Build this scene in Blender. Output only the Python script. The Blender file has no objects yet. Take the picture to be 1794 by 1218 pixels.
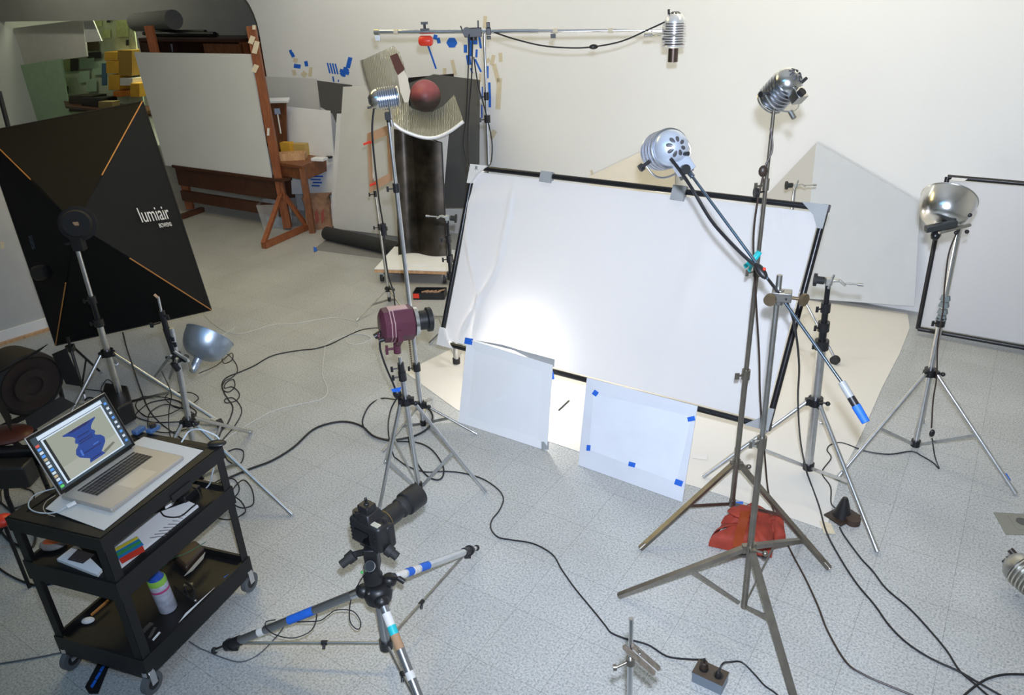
import bpy, bmesh, math, random
from mathutils import Vector, Matrix, Quaternion
random.seed(11)
C = bpy.context.scene.collection
Z = Vector((0, 0, 1))

# ------------------------------------------------------------------ camera
F_PX, CX, CY = 1326.1668, 897.0, 609.0
CAM = Vector((0, 0, 2.396615))
R_ = Vector((0.99910966, -0.01847671, -0.03792753))
U_ = Vector((0.0421887, 0.43756412, 0.89819695))
W_ = Vector((0.0, 0.89899736, -0.43795405))
cd = bpy.data.cameras.new('camera'); cam = bpy.data.objects.new('camera', cd); C.objects.link(cam)
cd.sensor_width = 36.0; cd.lens = F_PX / 1794 * 36; cd.clip_start = 0.05; cd.clip_end = 60
m3 = Matrix((R_, U_, -W_)).transposed()
cam.matrix_world = Matrix.Translation(CAM) @ m3.to_4x4()
bpy.context.scene.camera = cam

def ray(px, py): return W_ + R_ * ((px - CX) / F_PX) - U_ * ((py - CY) / F_PX)
def U(px, py, z=0.0):                                   # point at height z
    d = ray(px, py); return CAM + d * ((z - CAM.z) / d.z)
def D(px, py, y):                                       # point at distance y into the room
    d = ray(px, py); return CAM + d * (y / d.y)
YAW = -0.60085
E1 = Vector((math.cos(YAW), math.sin(YAW), 0)); NW = Vector((-math.sin(YAW), math.cos(YAW), 0))
W0 = Vector((2.73, 5.49, 0))
def PL(px, py, p0, n):
    d = ray(px, py); return CAM + d * ((Vector(p0) - CAM).dot(n) / d.dot(n))
def W(px, py, off=0.0):                                 # point on the back wall, off metres in front of it
    return PL(px, py, W0 - NW * off, NW)
def WS(s, z, off=0.0): return W0 + E1 * s + Z * z - NW * off

# ------------------------------------------------------------------ materials
MATS = {}
def mat(name, col, rough=0.5, metal=0.0, var=0.0, scale=8.0, bump=0.0, bscale=200.0, **kw):
    if name in MATS: return MATS[name]
    m = bpy.data.materials.new(name); m.use_nodes = True; MATS[name] = m
    nt = m.node_tree; b = nt.nodes['Principled BSDF']; L = nt.links
    b.inputs['Base Color'].default_value = (*col, 1)
    b.inputs['Roughness'].default_value = rough; b.inputs['Metallic'].default_value = metal
    tc = nt.nodes.new('ShaderNodeTexCoord')
    v = var if var > 0 else 0.03
    n = nt.nodes.new('ShaderNodeTexNoise'); n.inputs['Scale'].default_value = scale; n.inputs['Detail'].default_value = 5
    L.new(tc.outputs['Object'], n.inputs['Vector'])
    r = nt.nodes.new('ShaderNodeValToRGB'); r.color_ramp.elements[0].position = 0.3; r.color_ramp.elements[1].position = 0.7
    r.color_ramp.elements[0].color = (*[max(0, c * (1 - v)) for c in col], 1)
    r.color_ramp.elements[1].color = (*[min(1, c * (1 + v)) for c in col], 1)
    L.new(n.outputs['Fac'], r.inputs['Fac']); L.new(r.outputs['Color'], b.inputs['Base Color'])
    if bump > 0:
        n2 = nt.nodes.new('ShaderNodeTexNoise'); n2.inputs['Scale'].default_value = bscale
        L.new(tc.outputs['Object'], n2.inputs['Vector'])
        bp = nt.nodes.new('ShaderNodeBump'); bp.inputs['Strength'].default_value = bump; bp.inputs['Distance'].default_value = 0.005
        L.new(n2.outputs['Fac'], bp.inputs['Height']); L.new(bp.outputs['Normal'], b.inputs['Normal'])
    for k, x in kw.items(): b.inputs[k].default_value = x
    return m
def wood(name, c1, c2, sc=(3, 3, 40), rough=0.45):
    m = mat(name, c1, rough); nt = m.node_tree; L = nt.links
    b = nt.nodes['Principled BSDF']; tc = nt.nodes['Texture Coordinate']
    mp = nt.nodes.new('ShaderNodeMapping'); mp.inputs['Scale'].default_value = sc
    w = nt.nodes.new('ShaderNodeTexNoise'); w.inputs['Scale'].default_value = 2.0; w.inputs['Detail'].default_value = 6; w.inputs['Distortion'].default_value = 1.2
    r = nt.nodes.new('ShaderNodeValToRGB'); r.color_ramp.elements[0].color = (*c1, 1); r.color_ramp.elements[1].color = (*c2, 1)
    r.color_ramp.elements[0].position = 0.35; r.color_ramp.elements[1].position = 0.65
    L.new(tc.outputs['Object'], mp.inputs['Vector']); L.new(mp.outputs['Vector'], w.inputs['Vector'])
    L.new(w.outputs['Fac'], r.inputs['Fac']); L.new(r.outputs['Color'], b.inputs['Base Color'])
    return m
def emit(name, col, s=1.0):
    m = mat(name, (0.02, 0.02, 0.02), 0.3); b = m.node_tree.nodes['Principled BSDF']
    b.inputs['Emission Color'].default_value = (*col, 1); b.inputs['Emission Strength'].default_value = s
    return m
chrome = mat('chrome', (0.78, 0.78, 0.8), 0.16, 1.0)
polished = mat('polished_aluminium', (0.8, 0.8, 0.79), 0.22, 1.0, var=.06, scale=14)
alu = mat('brushed_aluminium', (0.62, 0.63, 0.64), 0.34, 1.0, var=.08, scale=30)
oldalu = mat('dull_aluminium', (0.42, 0.42, 0.40), 0.42, 1.0, var=.15, scale=20)
steel = mat('aged_bronze_steel', (0.23, 0.21, 0.175), 0.38, 0.85, var=.15, scale=18)
blk = mat('black_plastic', (0.012, 0.012, 0.013), 0.42)
blkm = mat('black_metal', (0.02, 0.02, 0.022), 0.3, 0.4)
rub = mat('black_rubber', (0.018, 0.018, 0.018), 0.7)
cabl = mat('black_cable', (0.012, 0.012, 0.014), 0.45)
cabb = mat('brown_cable', (0.035, 0.022, 0.016), 0.45)
cabw = mat('white_cable', (0.62, 0.62, 0.58), 0.5)
fabric = mat('black_fabric', (0.005, 0.005, 0.0055), 0.8, bump=.15, bscale=600)
fabric2 = mat('black_nylon', (0.011, 0.0125, 0.016), 0.6, bump=.15, bscale=600)
orange = mat('orange_piping', (0.45, 0.20, 0.05), 0.6)
foam = mat('white_foam_board', (0.80, 0.81, 0.82), 0.6, var=.015)
cream = mat('cream_board', (0.70, 0.66, 0.57), 0.65, var=.03)
paper = mat('cream_seamless_paper', (0.72, 0.69, 0.63), 0.75, var=.02, scale=2)
paperw = mat('white_paper', (0.82, 0.83, 0.84), 0.7, var=.015)
bluet = mat('blue_masking_tape', (0.015, 0.13, 0.62), 0.6, var=.12, scale=40)
tant = mat('tan_masking_tape', (0.66, 0.58, 0.42), 0.65, var=.06, scale=40)
greyt = mat('grey_gaffer_tape', (0.33, 0.34, 0.34), 0.45, var=.08)
whitet = mat('white_gaffer_tape', (0.72, 0.70, 0.66), 0.55, var=.05)
red = mat('red_plastic', (0.75, 0.045, 0.02), 0.4)
redc = mat('red_nylon', (.30, .036, .018), 0.75, var=.2, scale=25, bump=.5, bscale=45)
orangec = mat('orange_webbing', (0.46, 0.085, 0.02), 0.7, var=.1)
purple = mat('maroon_paint', (0.095, 0.026, 0.043), 0.34, var=.1)
wall_w = mat('white_wall_paint', (0.80, 0.80, 0.79), 0.6, var=.015, scale=1.5)
wall_g = mat('grey_wall_paint', (0.42, 0.41, 0.38), 0.8, var=.04, scale=3)
easelw = wood('red_brown_wood', (0.20, 0.060, 0.022), (0.30, 0.10, 0.038), (18, 18, 3))
darkw = wood('dark_brown_wood', (0.055, 0.020, 0.012), (0.085, 0.032, 0.018), (18, 18, 3))
tablew = wood('table_brown_wood', (0.15, 0.052, 0.022), (0.23, 0.085, 0.035), (10, 10, 4))
lightw = wood('pale_wood', (0.48, 0.27, 0.13), (0.62, 0.38, 0.20), (20, 4, 4))
greyw = wood('weathered_wood', (0.12, 0.10, 0.075), (0.20, 0.165, 0.13), (30, 30, 6))
dgrey = mat('charcoal_board', (0.085, 0.085, 0.083), 0.75, var=.05)
mgrey = mat('mid_grey_sheet', (0.22, 0.22, 0.22), 0.6, var=.06)
lgrey = mat('pale_grey_board', (0.60, 0.60, 0.585), 0.6, var=.02)
card = mat('brown_cardboard', (0.42, 0.25, 0.14), 0.8, var=.08)
bronze = mat('old_brass', (0.20, 0.15, 0.09), 0.4, 0.8, var=.15)
teal = mat('teal_plastic', (0.02, 0.50, 0.55), 0.4)
silverp = mat('silver_laptop_metal', (0.46, 0.43, 0.395), 0.35, 0.35)
glassb = mat('black_glass', (0.005, 0.005, 0.006), 0.06)
green = mat('pale_green_board', (0.44, 0.62, 0.40), 0.8, var=.06)
ygreen = mat('yellow_green_paper', (0.55, 0.62, 0.28), 0.8, var=.15, scale=20)
yellow = mat('yellow_cardboard', (0.62, 0.34, 0.03), 0.7, var=.08)

# ------------------------------------------------------------------ mesh builder
class MB:
    def __init__(s): s.bm = bmesh.new()
    def _loft(s, rings, closed=True, cap=True):
        vs = [[s.bm.verts.new(p) for p in r] for r in rings]
        n = len(vs[0])
        for a, b in zip(vs[:-1], vs[1:]):
            for i in range(n if closed else n - 1):
                j = (i + 1) % n
                try: s.bm.faces.new((a[i], a[j], b[j], b[i]))
                except ValueError: pass
        if cap and closed:
            try: s.bm.faces.new(list(reversed(vs[0])))
            except ValueError: pass
            try: s.bm.faces.new(vs[-1])
            except ValueError: pass
        return s
    def box(s, c, size, R=None):
        c = Vector(c); h = [x / 2 for x in size]
        P = []
        for z in (-1, 1):
            r = []
            for x, y in ((-1, -1), (1, -1), (1, 1), (-1, 1)):
                v = Vector((x * h[0], y * h[1], z * h[2]))
                r.append(c + (R @ v if R is not None else v))
            P.append(r)
        return s._loft(P)
    def bar(s, a, b, w, t, up=None):
        a, b = Vector(a), Vector(b); d = (b - a).normalized()
        up = Vector(up) if up is not None else (Z if abs(d.z) < .95 else Vector((0, 1, 0)))
        x = d.cross(up).normalized() * (w / 2); y = x.cross(d).normalized() * (t / 2)
        return s._loft([[p - x - y, p + x - y, p + x + y, p - x + y] for p in (a, b)])
    def cyl(s, a, b, r1, r2=None, n=16):
        r2 = r1 if r2 is None else r2
        return s.lathe(a, Vector(b) - Vector(a), [(r1, 0), (r2, (Vector(b) - Vector(a)).length)], n)
    def lathe(s, o, axis, prof, n=24, cap=True, arc=None):
        o = Vector(o); d = Vector(axis).normalized()
        x = d.orthogonal().normalized(); y = d.cross(x)
        rings = []
        for r, h in prof:
            r = max(r, 1e-5)
            rings.append([o + d * h + (x * math.cos(2 * math.pi * i / n) + y * math.sin(2 * math.pi * i / n)) * r for i in range(n)])
        return s._loft(rings, True, cap)
    def ball(s, c, r, sc=(1, 1, 1), n=16, R=None):
        c = Vector(c); rings = []
        for k in range(n // 2 + 1):
            t = math.pi * k / (n // 2); rr = max(math.sin(t), 1e-4)
            ring = []
            for i in range(n):
                v = Vector((rr * math.cos(2 * math.pi * i / n) * r * sc[0], rr * math.sin(2 * math.pi * i / n) * r * sc[1], -math.cos(t) * r * sc[2]))
                ring.append(c + (R @ v if R is not None else v))
            rings.append(ring)
        return s._loft(rings, True, True)
    def tube(s, pts, r, n=8, smooth=4):
        P = [Vector(p) for p in pts]
        if smooth > 1 and len(P) > 2:
            Q = []
            for i in range(len(P) - 1):
                p0 = P[i - 1] if i else P[i] * 2 - P[i + 1]
                p3 = P[i + 2] if i + 2 < len(P) else P[i + 1] * 2 - P[i]
                for k in range(smooth):
                    t = k / smooth
                    Q.append(0.5 * ((2 * P[i]) + (-p0 + P[i + 1]) * t + (2 * p0 - 5 * P[i] + 4 * P[i + 1] - p3) * t * t + (-p0 + 3 * P[i] - 3 * P[i + 1] + p3) * t ** 3))
            Q.append(P[-1]); P = Q
        rings = []; x = None
        for i, p in enumerate(P):
            d = (P[min(i + 1, len(P) - 1)] - P[max(i - 1, 0)])
            if d.length < 1e-7: continue
            d.normalize()
            x = (d.orthogonal() if x is None else x - d * x.dot(d))
            if x.length < 1e-5: x = d.orthogonal()
            x.normalize(); y = d.cross(x)
            rings.append([p + (x * math.cos(2 * math.pi * k / n) + y * math.sin(2 * math.pi * k / n)) * r for k in range(n)])
        return s._loft(rings)
    def slab(s, pts, th):
        """planar polygon, given thickness vector (Vector) or metres along its normal"""
        P = [Vector(p) for p in pts]
        if not isinstance(th, Vector):
            n = Vector((0, 0, 0))
            for i in range(len(P)): n += P[i].cross(P[(i + 1) % len(P)])
            th = n.normalized() * th
        return s._loft([P, [p + th for p in P]])
    def grid(s, fn, nu, nv, th=0.0):
        """fn(u,v) -> point; optional thickness"""
        V = [[s.bm.verts.new(fn(i / nu, j / nv)) for j in range(nv + 1)] for i in range(nu + 1)]
        fs = []
        for i in range(nu):
            for j in range(nv): fs.append(s.bm.faces.new((V[i][j], V[i + 1][j], V[i + 1][j + 1], V[i][j + 1])))
        if th:
            bmesh.ops.solidify(s.bm, geom=fs, thickness=th)
        return s
ROOTM = {}
def _mesh(name, mb, m, inv=None, sharp=0.7):
    bm = mb.bm
    if inv is not None: bmesh.ops.transform(bm, matrix=inv, verts=bm.verts)
    bmesh.ops.recalc_face_normals(bm, faces=bm.faces)
    me = bpy.data.meshes.new(name); bm.to_mesh(me); bm.free()
    me.polygons.foreach_set('use_smooth', [True] * len(me.polygons))
    me.set_sharp_from_angle(angle=sharp)
    if m: me.materials.append(m)
    return me
def obj(name, mb, m, parent, local=False, label=None, bevel=0.0):
    inv = None if local else ROOTM[parent.name].inverted()
    o = bpy.data.objects.new(name, _mesh(name, mb, m, inv)); C.objects.link(o)
    o.parent = parent; ROOTM[o.name] = ROOTM[parent.name]
    if label: o['label'] = label
    if bevel: bev(o, bevel)
    return o
def bev(o, w, seg=2):
    b = o.modifiers.new('bevel', 'BEVEL'); b.width = w; b.segments = seg; b.limit_method = 'ANGLE'; b.angle_limit = 0.7
def props(o, label, cat, group=None, kind=None):
    if label: o['label'] = label
    if cat: o['category'] = cat
    if group: o['group'] = group
    if kind: o['kind'] = kind
    return o
def thing(name, label, cat, at=(0, 0, 0), group=None, M=None):
    o = bpy.data.objects.new(name, None); C.objects.link(o); o.empty_display_size = 0.05
    M = M if M is not None else Matrix.Translation(Vector(at))
    o.matrix_world = M; ROOTM[o.name] = M.copy()
    return props(o, label, cat, group)
def solo(name, mb, m, label, cat, group=None, bevel=0.0, kind=None):
    cs = [v.co for v in mb.bm.verts]
    at = Vector(((min(c.x for c in cs) + max(c.x for c in cs)) / 2, (min(c.y for c in cs) + max(c.y for c in cs)) / 2, min(c.z for c in cs)))
    M = Matrix.Translation(at)
    o = bpy.data.objects.new(name, _mesh(name, mb, m, M.inverted())); C.objects.link(o); o.location = at
    ROOTM[o.name] = M; props(o, label, cat, group, kind)
    if bevel: bev(o, bevel)
    return o
def struct(name, mb, m):
    o = bpy.data.objects.new(name, _mesh(name, mb, m)); C.objects.link(o); o['kind'] = 'structure'; ROOTM[o.name] = Matrix(); return o
def frame_M(o, zdir, xdir=None):
    """matrix at o with local +Z along zdir"""
    z = Vector(zdir).normalized(); x = Vector(xdir) if xdir is not None else (Z.cross(z) if abs(z.z) < .98 else Vector((1, 0, 0)))
    x = (x - z * x.dot(z)).normalized(); y = z.cross(x)
    return Matrix.Translation(Vector(o)) @ Matrix((x, y, z)).transposed().to_4x4()
def text_obj(name, s, origin, xd, yd, size, m, parent, depth=0.0006):
    cu = bpy.data.curves.new(name, 'FONT'); cu.body = s; cu.size = size; cu.extrude = depth
    t = bpy.data.objects.new(name + '_src', cu)
    C.objects.link(t); bpy.context.view_layer.update()
    me = bpy.data.meshes.new_from_object(t); C.objects.unlink(t); bpy.data.objects.remove(t); bpy.data.curves.remove(cu)
    xd = Vector(xd).normalized(); n = xd.cross(Vector(yd)).normalized(); y = n.cross(xd)
    M = Matrix.Translation(Vector(origin)) @ Matrix((xd, y, n)).transposed().to_4x4()
    me.transform(ROOTM[parent.name].inverted() @ M); me.materials.clear(); me.materials.append(m)
    o = bpy.data.objects.new(name, me); C.objects.link(o); o.parent = parent; ROOTM[o.name] = ROOTM[parent.name]
    return o

# ------------------------------------------------------------------ the room
def floor_mat():
    m = bpy.data.materials.new('speckled_vinyl_tile'); m.use_nodes = True; nt = m.node_tree; L = nt.links; N = nt.nodes
    b = N['Principled BSDF']; b.inputs['Roughness'].default_value = 0.32
    tc = N.new('ShaderNodeTexCoord')
    n1 = N.new('ShaderNodeTexNoise'); n1.inputs['Scale'].default_value = 115; n1.inputs['Detail'].default_value = 4; n1.inputs['Roughness'].default_value = .7
    r1 = N.new('ShaderNodeValToRGB'); e = r1.color_ramp.elements
    e[0].position = .36; e[0].color = (.27, .285, .29, 1); e[1].position = .52; e[1].color = (.50, .51, .50, 1)
    x = e.new(.64); x.color = (.60, .60, .575, 1)
    n2 = N.new('ShaderNodeTexNoise'); n2.inputs['Scale'].default_value = 2.2; n2.inputs['Detail'].default_value = 5
    r2 = N.new('ShaderNodeValToRGB'); r2.color_ramp.elements[0].color = (.86, .86, .85, 1); r2.color_ramp.elements[1].color = (1, 1, 1, 1)
    r2.color_ramp.elements[0].position = .3; r2.color_ramp.elements[1].position = .6
    mp = N.new('ShaderNodeMapping')
    L.new(tc.outputs['Object'], n1.inputs['Vector']); L.new(tc.outputs['Object'], n2.inputs['Vector'])
    L.new(n1.outputs['Fac'], r1.inputs['Fac']); L.new(n2.outputs['Fac'], r2.inputs['Fac'])
    mul = N.new('ShaderNodeMixRGB'); mul.blend_type = 'MULTIPLY'; mul.inputs[0].default_value = 1
    L.new(r1.outputs['Color'], mul.inputs[1]); L.new(r2.outputs['Color'], mul.inputs[2])
    br = N.new('ShaderNodeTexBrick'); br.offset = 0.0; br.squash = 1.0
    br.inputs['Scale'].default_value = 1; br.inputs['Brick Width'].default_value = .3048; br.inputs['Row Height'].default_value = .3048
    br.inputs['Mortar Size'].default_value = .0011; br.inputs['Mortar Smooth'].default_value = .4
    br.inputs['Color1'].default_value = (1, 1, 1, 1); br.inputs['Color2'].default_value = (.965, .965, .97, 1); br.inputs['Mortar'].default_value = (.5, .5, .49, 1)
    L.new(tc.outputs['Object'], br.inputs['Vector'])
    mul2 = N.new('ShaderNodeMixRGB'); mul2.blend_type = 'MULTIPLY'; mul2.inputs[0].default_value = 1
    L.new(mul.outputs['Color'], mul2.inputs[1]); L.new(br.outputs['Color'], mul2.inputs[2])
    L.new(mul2.outputs['Color'], b.inputs['Base Color'])
    bp = N.new('ShaderNodeBump'); bp.inputs['Strength'].default_value = .08; bp.inputs['Distance'].default_value = .003
    L.new(n2.outputs['Fac'], bp.inputs['Height']); L.new(bp.outputs['Normal'], b.inputs['Normal'])
    return m
mb = MB(); mb.box((0, 0, -.05), (30, 30, .1))
fl = struct('floor', mb, floor_mat())
fl.location = (-0.10669, 2.82338, 0); fl.rotation_euler = (0, 0, -0.60046)

def wallpoly(name, pts, off, th, m):
    mb = MB(); mb.slab([WS(s, z, off) for s, z in pts], NW * th); return struct(name, mb, m)
arc = [(-7.05 + .5 * math.sin(a), 1.97 + .5 * math.cos(a)) for a in [math.pi / 2 * k / 8 for k in range(9)]]
wallpoly('wall_back', [(5.5, 0), (5.5, 3.7), (-16.2, 3.7), (-16.2, 2.47)] + arc + [(-6.55, 0)], 0, .16, wall_w)
# alcove beyond the arch
ALS = (W(238, 60, -1.75) - W0).dot(E1); ALZ = W(150, 36, -1.75).z
wallpoly('wall_alcove', [(-16.5, ALZ), (-16.5, 3.7), (-6.3, 3.7), (-6.3, 0), (ALS, 0), (ALS, ALZ)], -1.75, .12, wall_g)
mb = MB(); mb.slab([WS(-6.4, 0, -.16), WS(-6.4, 3.7, -.16), WS(-6.4, 3.7, -1.75), WS(-6.4, 0, -1.75)], E1 * .15); struct('wall_alcove_side', mb, wall_g)
wallpoly('wall_storeroom', [(-16, 0), (-16, 3.7), (-8.0, 3.7), (-8.0, 0)], -3.6, .1, wall_g)
mb = MB(); mb.box((-3, 5, 3.75), (30, 30, .1)); struct('ceiling', mb, wall_w)
mb = MB(); mb.slab([WS(3.4, 0, 0), WS(3.4, 3.7, 0), WS(3.4, 3.7, 9), WS(3.4, 0, 9)], E1 * .15); struct('wall_right', mb, wall_w)
mb = MB(); mb.slab([WS(-16.2, 0, 9), WS(-16.2, 3.7, 9), WS(3.4, 3.7, 9), WS(3.4, 0, 9)], NW * -.15); struct('wall_front', mb, wall_w)
mb = MB(); mb.slab([WS(-16.2, 0, -3.7), WS(-16.2, 3.7, -3.7), WS(-16.2, 3.7, 9), WS(-16.2, 0, 9)], E1 * -.15); struct('wall_left', mb, wall_w)

# ------------------------------------------------------------------ tape on the wall
def wtape(name, px, py, w, h, ang, m, label, cat, group, off=.0015):
    a = math.radians(ang); P = []
    for x, y in ((-w / 2, -h / 2), (w / 2, -h / 2), (w / 2, h / 2), (-w / 2, h / 2)):
        P.append(W(px + x * math.cos(a) - y * math.sin(a), py + x * math.sin(a) + y * math.cos(a), off))
    mb = MB(); mb.slab(P, NW * -.0006); return solo(name, mb, m, label, cat, group)
def z2(x, y): return 420 + x / 3.69, y / 3.69
def z4(x, y): return 620 + x / 6.09, y / 6.09
LBL = 'small scrap of blue masking tape on the wall left of the leaning boards'
for x, y, w, h, a in ((330, 335, 18, 26, -20), (342, 356, 22, 30, -25), (372, 428, 44, 26, 8), (430, 412, 22, 34, -12), (605, 512, 10, 36, -12), (638, 522, 8, 14, 0)):
    wtape('blue_tape', *z2(x, y), w / 3.69, h / 3.69, a, bluet, LBL, 'tape', 'blue tape scraps left on the wall')
for k in range(4):
    wtape('blue_tape', *z2(575 + 17 * k, 440 + 2 * k), 2.6, 19, -14, bluet, 'one of four parallel slanting blue tape strips on the wall', 'tape', 'four parallel blue tape strips')
for a in (10, 55, 110): wtape('blue_tape', *z2(677, 465), 6, 17, a, bluet, 'blue tape strip crossing others in a star on the wall', 'tape', 'blue tape star', .0015 + a * 1e-5)
wtape('blue_tape', *z2(707, 405), 7.5, 19, 14, bluet, 'single tilted blue tape strip above the blue tape star', 'tape', None)
for x, y, w, h, a in ((868, 395, 40, 50, 15), (903, 432, 36, 60, -12)):
    wtape('blue_tape', *z4(x, y), w / 6.09, h / 6.09, a, bluet, 'bent blue tape patch just below the orange boom weight', 'tape', 'bent blue tape patch')
for a in (0, 60, 120): wtape('blue_tape', *z4(1045, 455), 9, 17, a, bluet, 'crumpled round blue tape patch under the boom arm', 'tape', 'round blue tape patch', .0015 + a * 1e-5)
wtape('blue_tape', *z4(827, 590), 3, 50, -19, bluet, 'long thin slanting blue tape strip on the wall under the boom', 'tape', None)
for x, y, w, h, a in ((1190, 520, 35, 85, 0), (1240, 500, 44, 200, -3), (1225, 640, 46, 105, -8), (1255, 755, 16, 60, -18), (1295, 435, 44, 75, 0), (1345, 450, 24, 130, -8), (1308, 570, 22, 85, 3), (1325, 700, 20, 150, -25), (1425, 770, 24, 130, 0), (1405, 920, 16, 120, 2), (1447, 960, 26, 160, -2), (1450, 1090, 26, 110, 0), (1370, 1000, 12, 150, 0), (1365, 1190, 14, 140, 0)):
    wtape('blue_tape', *z4(x, y), w / 6.09, h / 6.09, a, bluet, 'blue tape strip on the wall around the boom stand pole', 'tape', 'blue tape strips behind the boom stand')
for x, y, w, h, a in ((1398, 235, 38, 130, 3), (1480, 640, 40, 110, 12), (1420, 650, 40, 70, 55), (1565, 612, 38, 95, -3), (1545, 1000, 52, 330, 3), (1518, 780, 46, 200, -14), (965, 800, 34, 150, 3), (1065, 720, 36, 165, -12), (1346, 830, 26, 90, 0)):
    wtape('tan_tape', *z4(x, y), w / 6.09, h / 6.09, a, tant, 'faded tan masking tape strip on the wall near the boom stand', 'tape', 'tan tape strips near the boom stand')
for x, y, w, h, a in ((360, 390, 28, 28, 10), (352, 470, 24, 36, -15), (416, 480, 34, 34, 40), (457, 465, 22, 60, 6), (1635, 870, 34, 60, 30)):
    wtape('tan_tape', *z2(x, y), w / 3.69, h / 3.69, a, tant, 'small tan masking tape scrap on the wall', 'tape', 'small tan tape scraps')
wtape('tan_tape', 1037, 303, 4, 10, -12, tant, 'tiny tan tape tab on the wall above the big white frame', 'tape', None)

# boards leaning on the wall
def lean(name, pix, m, label, cat, th=.006, group=None, parent=None):
    """pix: (px,py,off) corners"""
    mb = MB(); mb.slab([W(*p) for p in pix], -NW * th)
    if parent: return obj(name, mb, m, parent)
    return solo(name, mb, m, label, cat, group)
lean('foam_board', [(462, 134, .02), (556, 138, .02), (575, 400, .10), (480, 400, .10)], lgrey, 'wide pale grey board against the wall behind the easel post', 'board')
lean('charcoal_board', [(556, 141, .16), (617, 149, .16), (606, 245, .19), (591, 219, .19), (583, 199, .18), (562, 187, .17)], dgrey, 'small dark charcoal board with a jagged lower edge beside the tall white board', 'board')
lean('foam_board', [(504, 187, .20), (579, 194, .20), (591, 340, .33), (512, 340, .33)], foam, 'low whitish translucent board on the wall behind the wooden table', 'board')
lean('foam_board', [(591, 199, .26), (640, 199, .26), (650, 398, .44), (578, 396, .44)], foam, 'white board mostly hidden behind the tall white board', 'board')
lean('tall_board', [(602, 152, .36), (716, 148, .36), (716, 416, .66), (586, 400, .66)], lgrey, 'tall pale grey board leaning on the wall above the black paper roll', 'board', .008)
lean('charcoal_board', [(716, 136, .14), (795, 129, .14), (805, 330, .30), (705, 330, .30)], blk, 'black board peeking over the top of the large charcoal board', 'board')
lean('charcoal_board', [(716, 146, .20), (760, 130, .20), (841, 140, .20), (840, 300, .34), (812, 364, .40), (740, 364, .40)], dgrey, 'large charcoal board leaning beneath the boom stand', 'board')
lean('white_board', [(722, 225, .44), (787, 225, .44), (778, 330, .54), (722, 330, .54)], foam, 'white board between the black panel and the large charcoal board', 'board')
# black paper roll at the foot of the tall board
a, b = W(572, 407, .80), W(700, 430, .86); a.z = b.z = .075
mb = MB(); mb.cyl(a, b, .07, n=24); t = solo('paper_roll', mb, mat('black_paper', (.022, .023, .024), .7), 'black paper roll on the floor at the foot of the tall grey board', 'paper roll')
mb = MB(); mb.slab([U(549, 437, .004), U(571, 420, .004), U(612, 425, .004), U(690, 446, .004), U(672, 453, .004), U(600, 444, .004)], .003)
solo('grey_sheet', mb, mgrey, 'grey sheet lying flat in front of the black paper roll', 'sheet')
mb = MB(); mb.slab([U(549, 432, .008), U(554, 434, .008), U(556, 439, .008), U(550, 441, .008)], .001); solo('blue_tape', mb, bluet, 'tiny blue tape at the tip of the grey floor sheet', 'tape')

# peaked shadow on the back wall, made as folded panels in shaded tones
def screen(name, pts, m, label, parts):
    t = thing(name, label, 'board', parts[0][1][0].xy.to_3d())
    for nm, poly, th, mm in parts:
        mb = MB(); mb.slab(poly, -NW * th); obj(nm, mb, mm, t)
    return t
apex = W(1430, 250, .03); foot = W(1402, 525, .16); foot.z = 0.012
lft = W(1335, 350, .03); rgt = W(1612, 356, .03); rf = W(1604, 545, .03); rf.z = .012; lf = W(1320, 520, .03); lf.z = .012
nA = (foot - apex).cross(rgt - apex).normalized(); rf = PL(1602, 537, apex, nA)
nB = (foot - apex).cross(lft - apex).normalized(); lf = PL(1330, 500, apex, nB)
t = thing('wall_shadow_panels', 'peaked wall shadow behind the big frame, built as folded grey panels', 'screen', foot)
mb = MB(); mb.slab([apex, foot, rf, rgt], NW * .01); obj('shade_panel', mb, mat('wall_shade_grey', (.58, .60, .615), .6, var=.015), t)  # bluish shade of the wall put into this colour
mb = MB(); mb.slab([apex, lft, lf, foot], NW * .01); obj('shade_panel', mb, mat('wall_shade_beige', (.53, .515, .47), .6, var=.015), t)
a = W(1182, 238, .02); f2 = W(1180, 520, .12); f2.z = .012; l2 = W(1032, 309, .02); lf2 = W(1032, 520, .12); lf2.z = .012
mb = MB(); mb.slab([a, l2, lf2, f2], NW * .008)
solo('cream_board', mb, mat('warm_cream_board', (.80, .74, .62), .6), 'warm cream board with a slanted top behind the big frame', 'board')

# seamless paper on the floor under the big frame
ps = [(709, 652), (790, 612), (870, 585), WS(-1.9, 0, .06), WS(.38, 0, .06), (1594, 575), (1576, 620), (1545, 680), (1510, 760), (1470, 840), (1448, 928), (1440, 927), (1335, 890), (1215, 852), (1100, 820), (1018, 793), (965, 775), (880, 748), (800, 718)]
mb = MB(); mb.slab([(Vector((q.x, q.y, .0015)) if isinstance(q, Vector) else U(q[0], q[1], .0015)) for q in ps], Vector((0, 0, .0012)))
solo('seamless_paper', mb, paper, 'large cream seamless paper spread on the floor under the big white frame', 'paper backdrop')
mb = MB(); mb.slab([U(x, y, .004) for x, y in ((1435, 913), (1455, 917), (1464, 936), (1444, 935))], Vector((0, 0, .0006))); solo('tan_tape', mb, tant, 'tan tape on the corner of the floor paper near the black lamp base', 'tape')
mb = MB(); mb.slab([U(x, y, .0045) for x, y in ((1590, 527), (1606, 530), (1606, 543), (1592, 540))], Vector((0, 0, .0006))); solo('tan_tape', mb, tant, 'tan tape at the far corner of the floor paper by the second frame', 'tape')
mb = MB(); mb.slab([U(x, y, .0045) for x, y in ((1214, 795), (1240, 797), (1238, 806), (1213, 803))], Vector((0, 0, .001))); solo('white_tape', mb, whitet, 'short white tape strip on the cream floor paper', 'tape')
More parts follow.
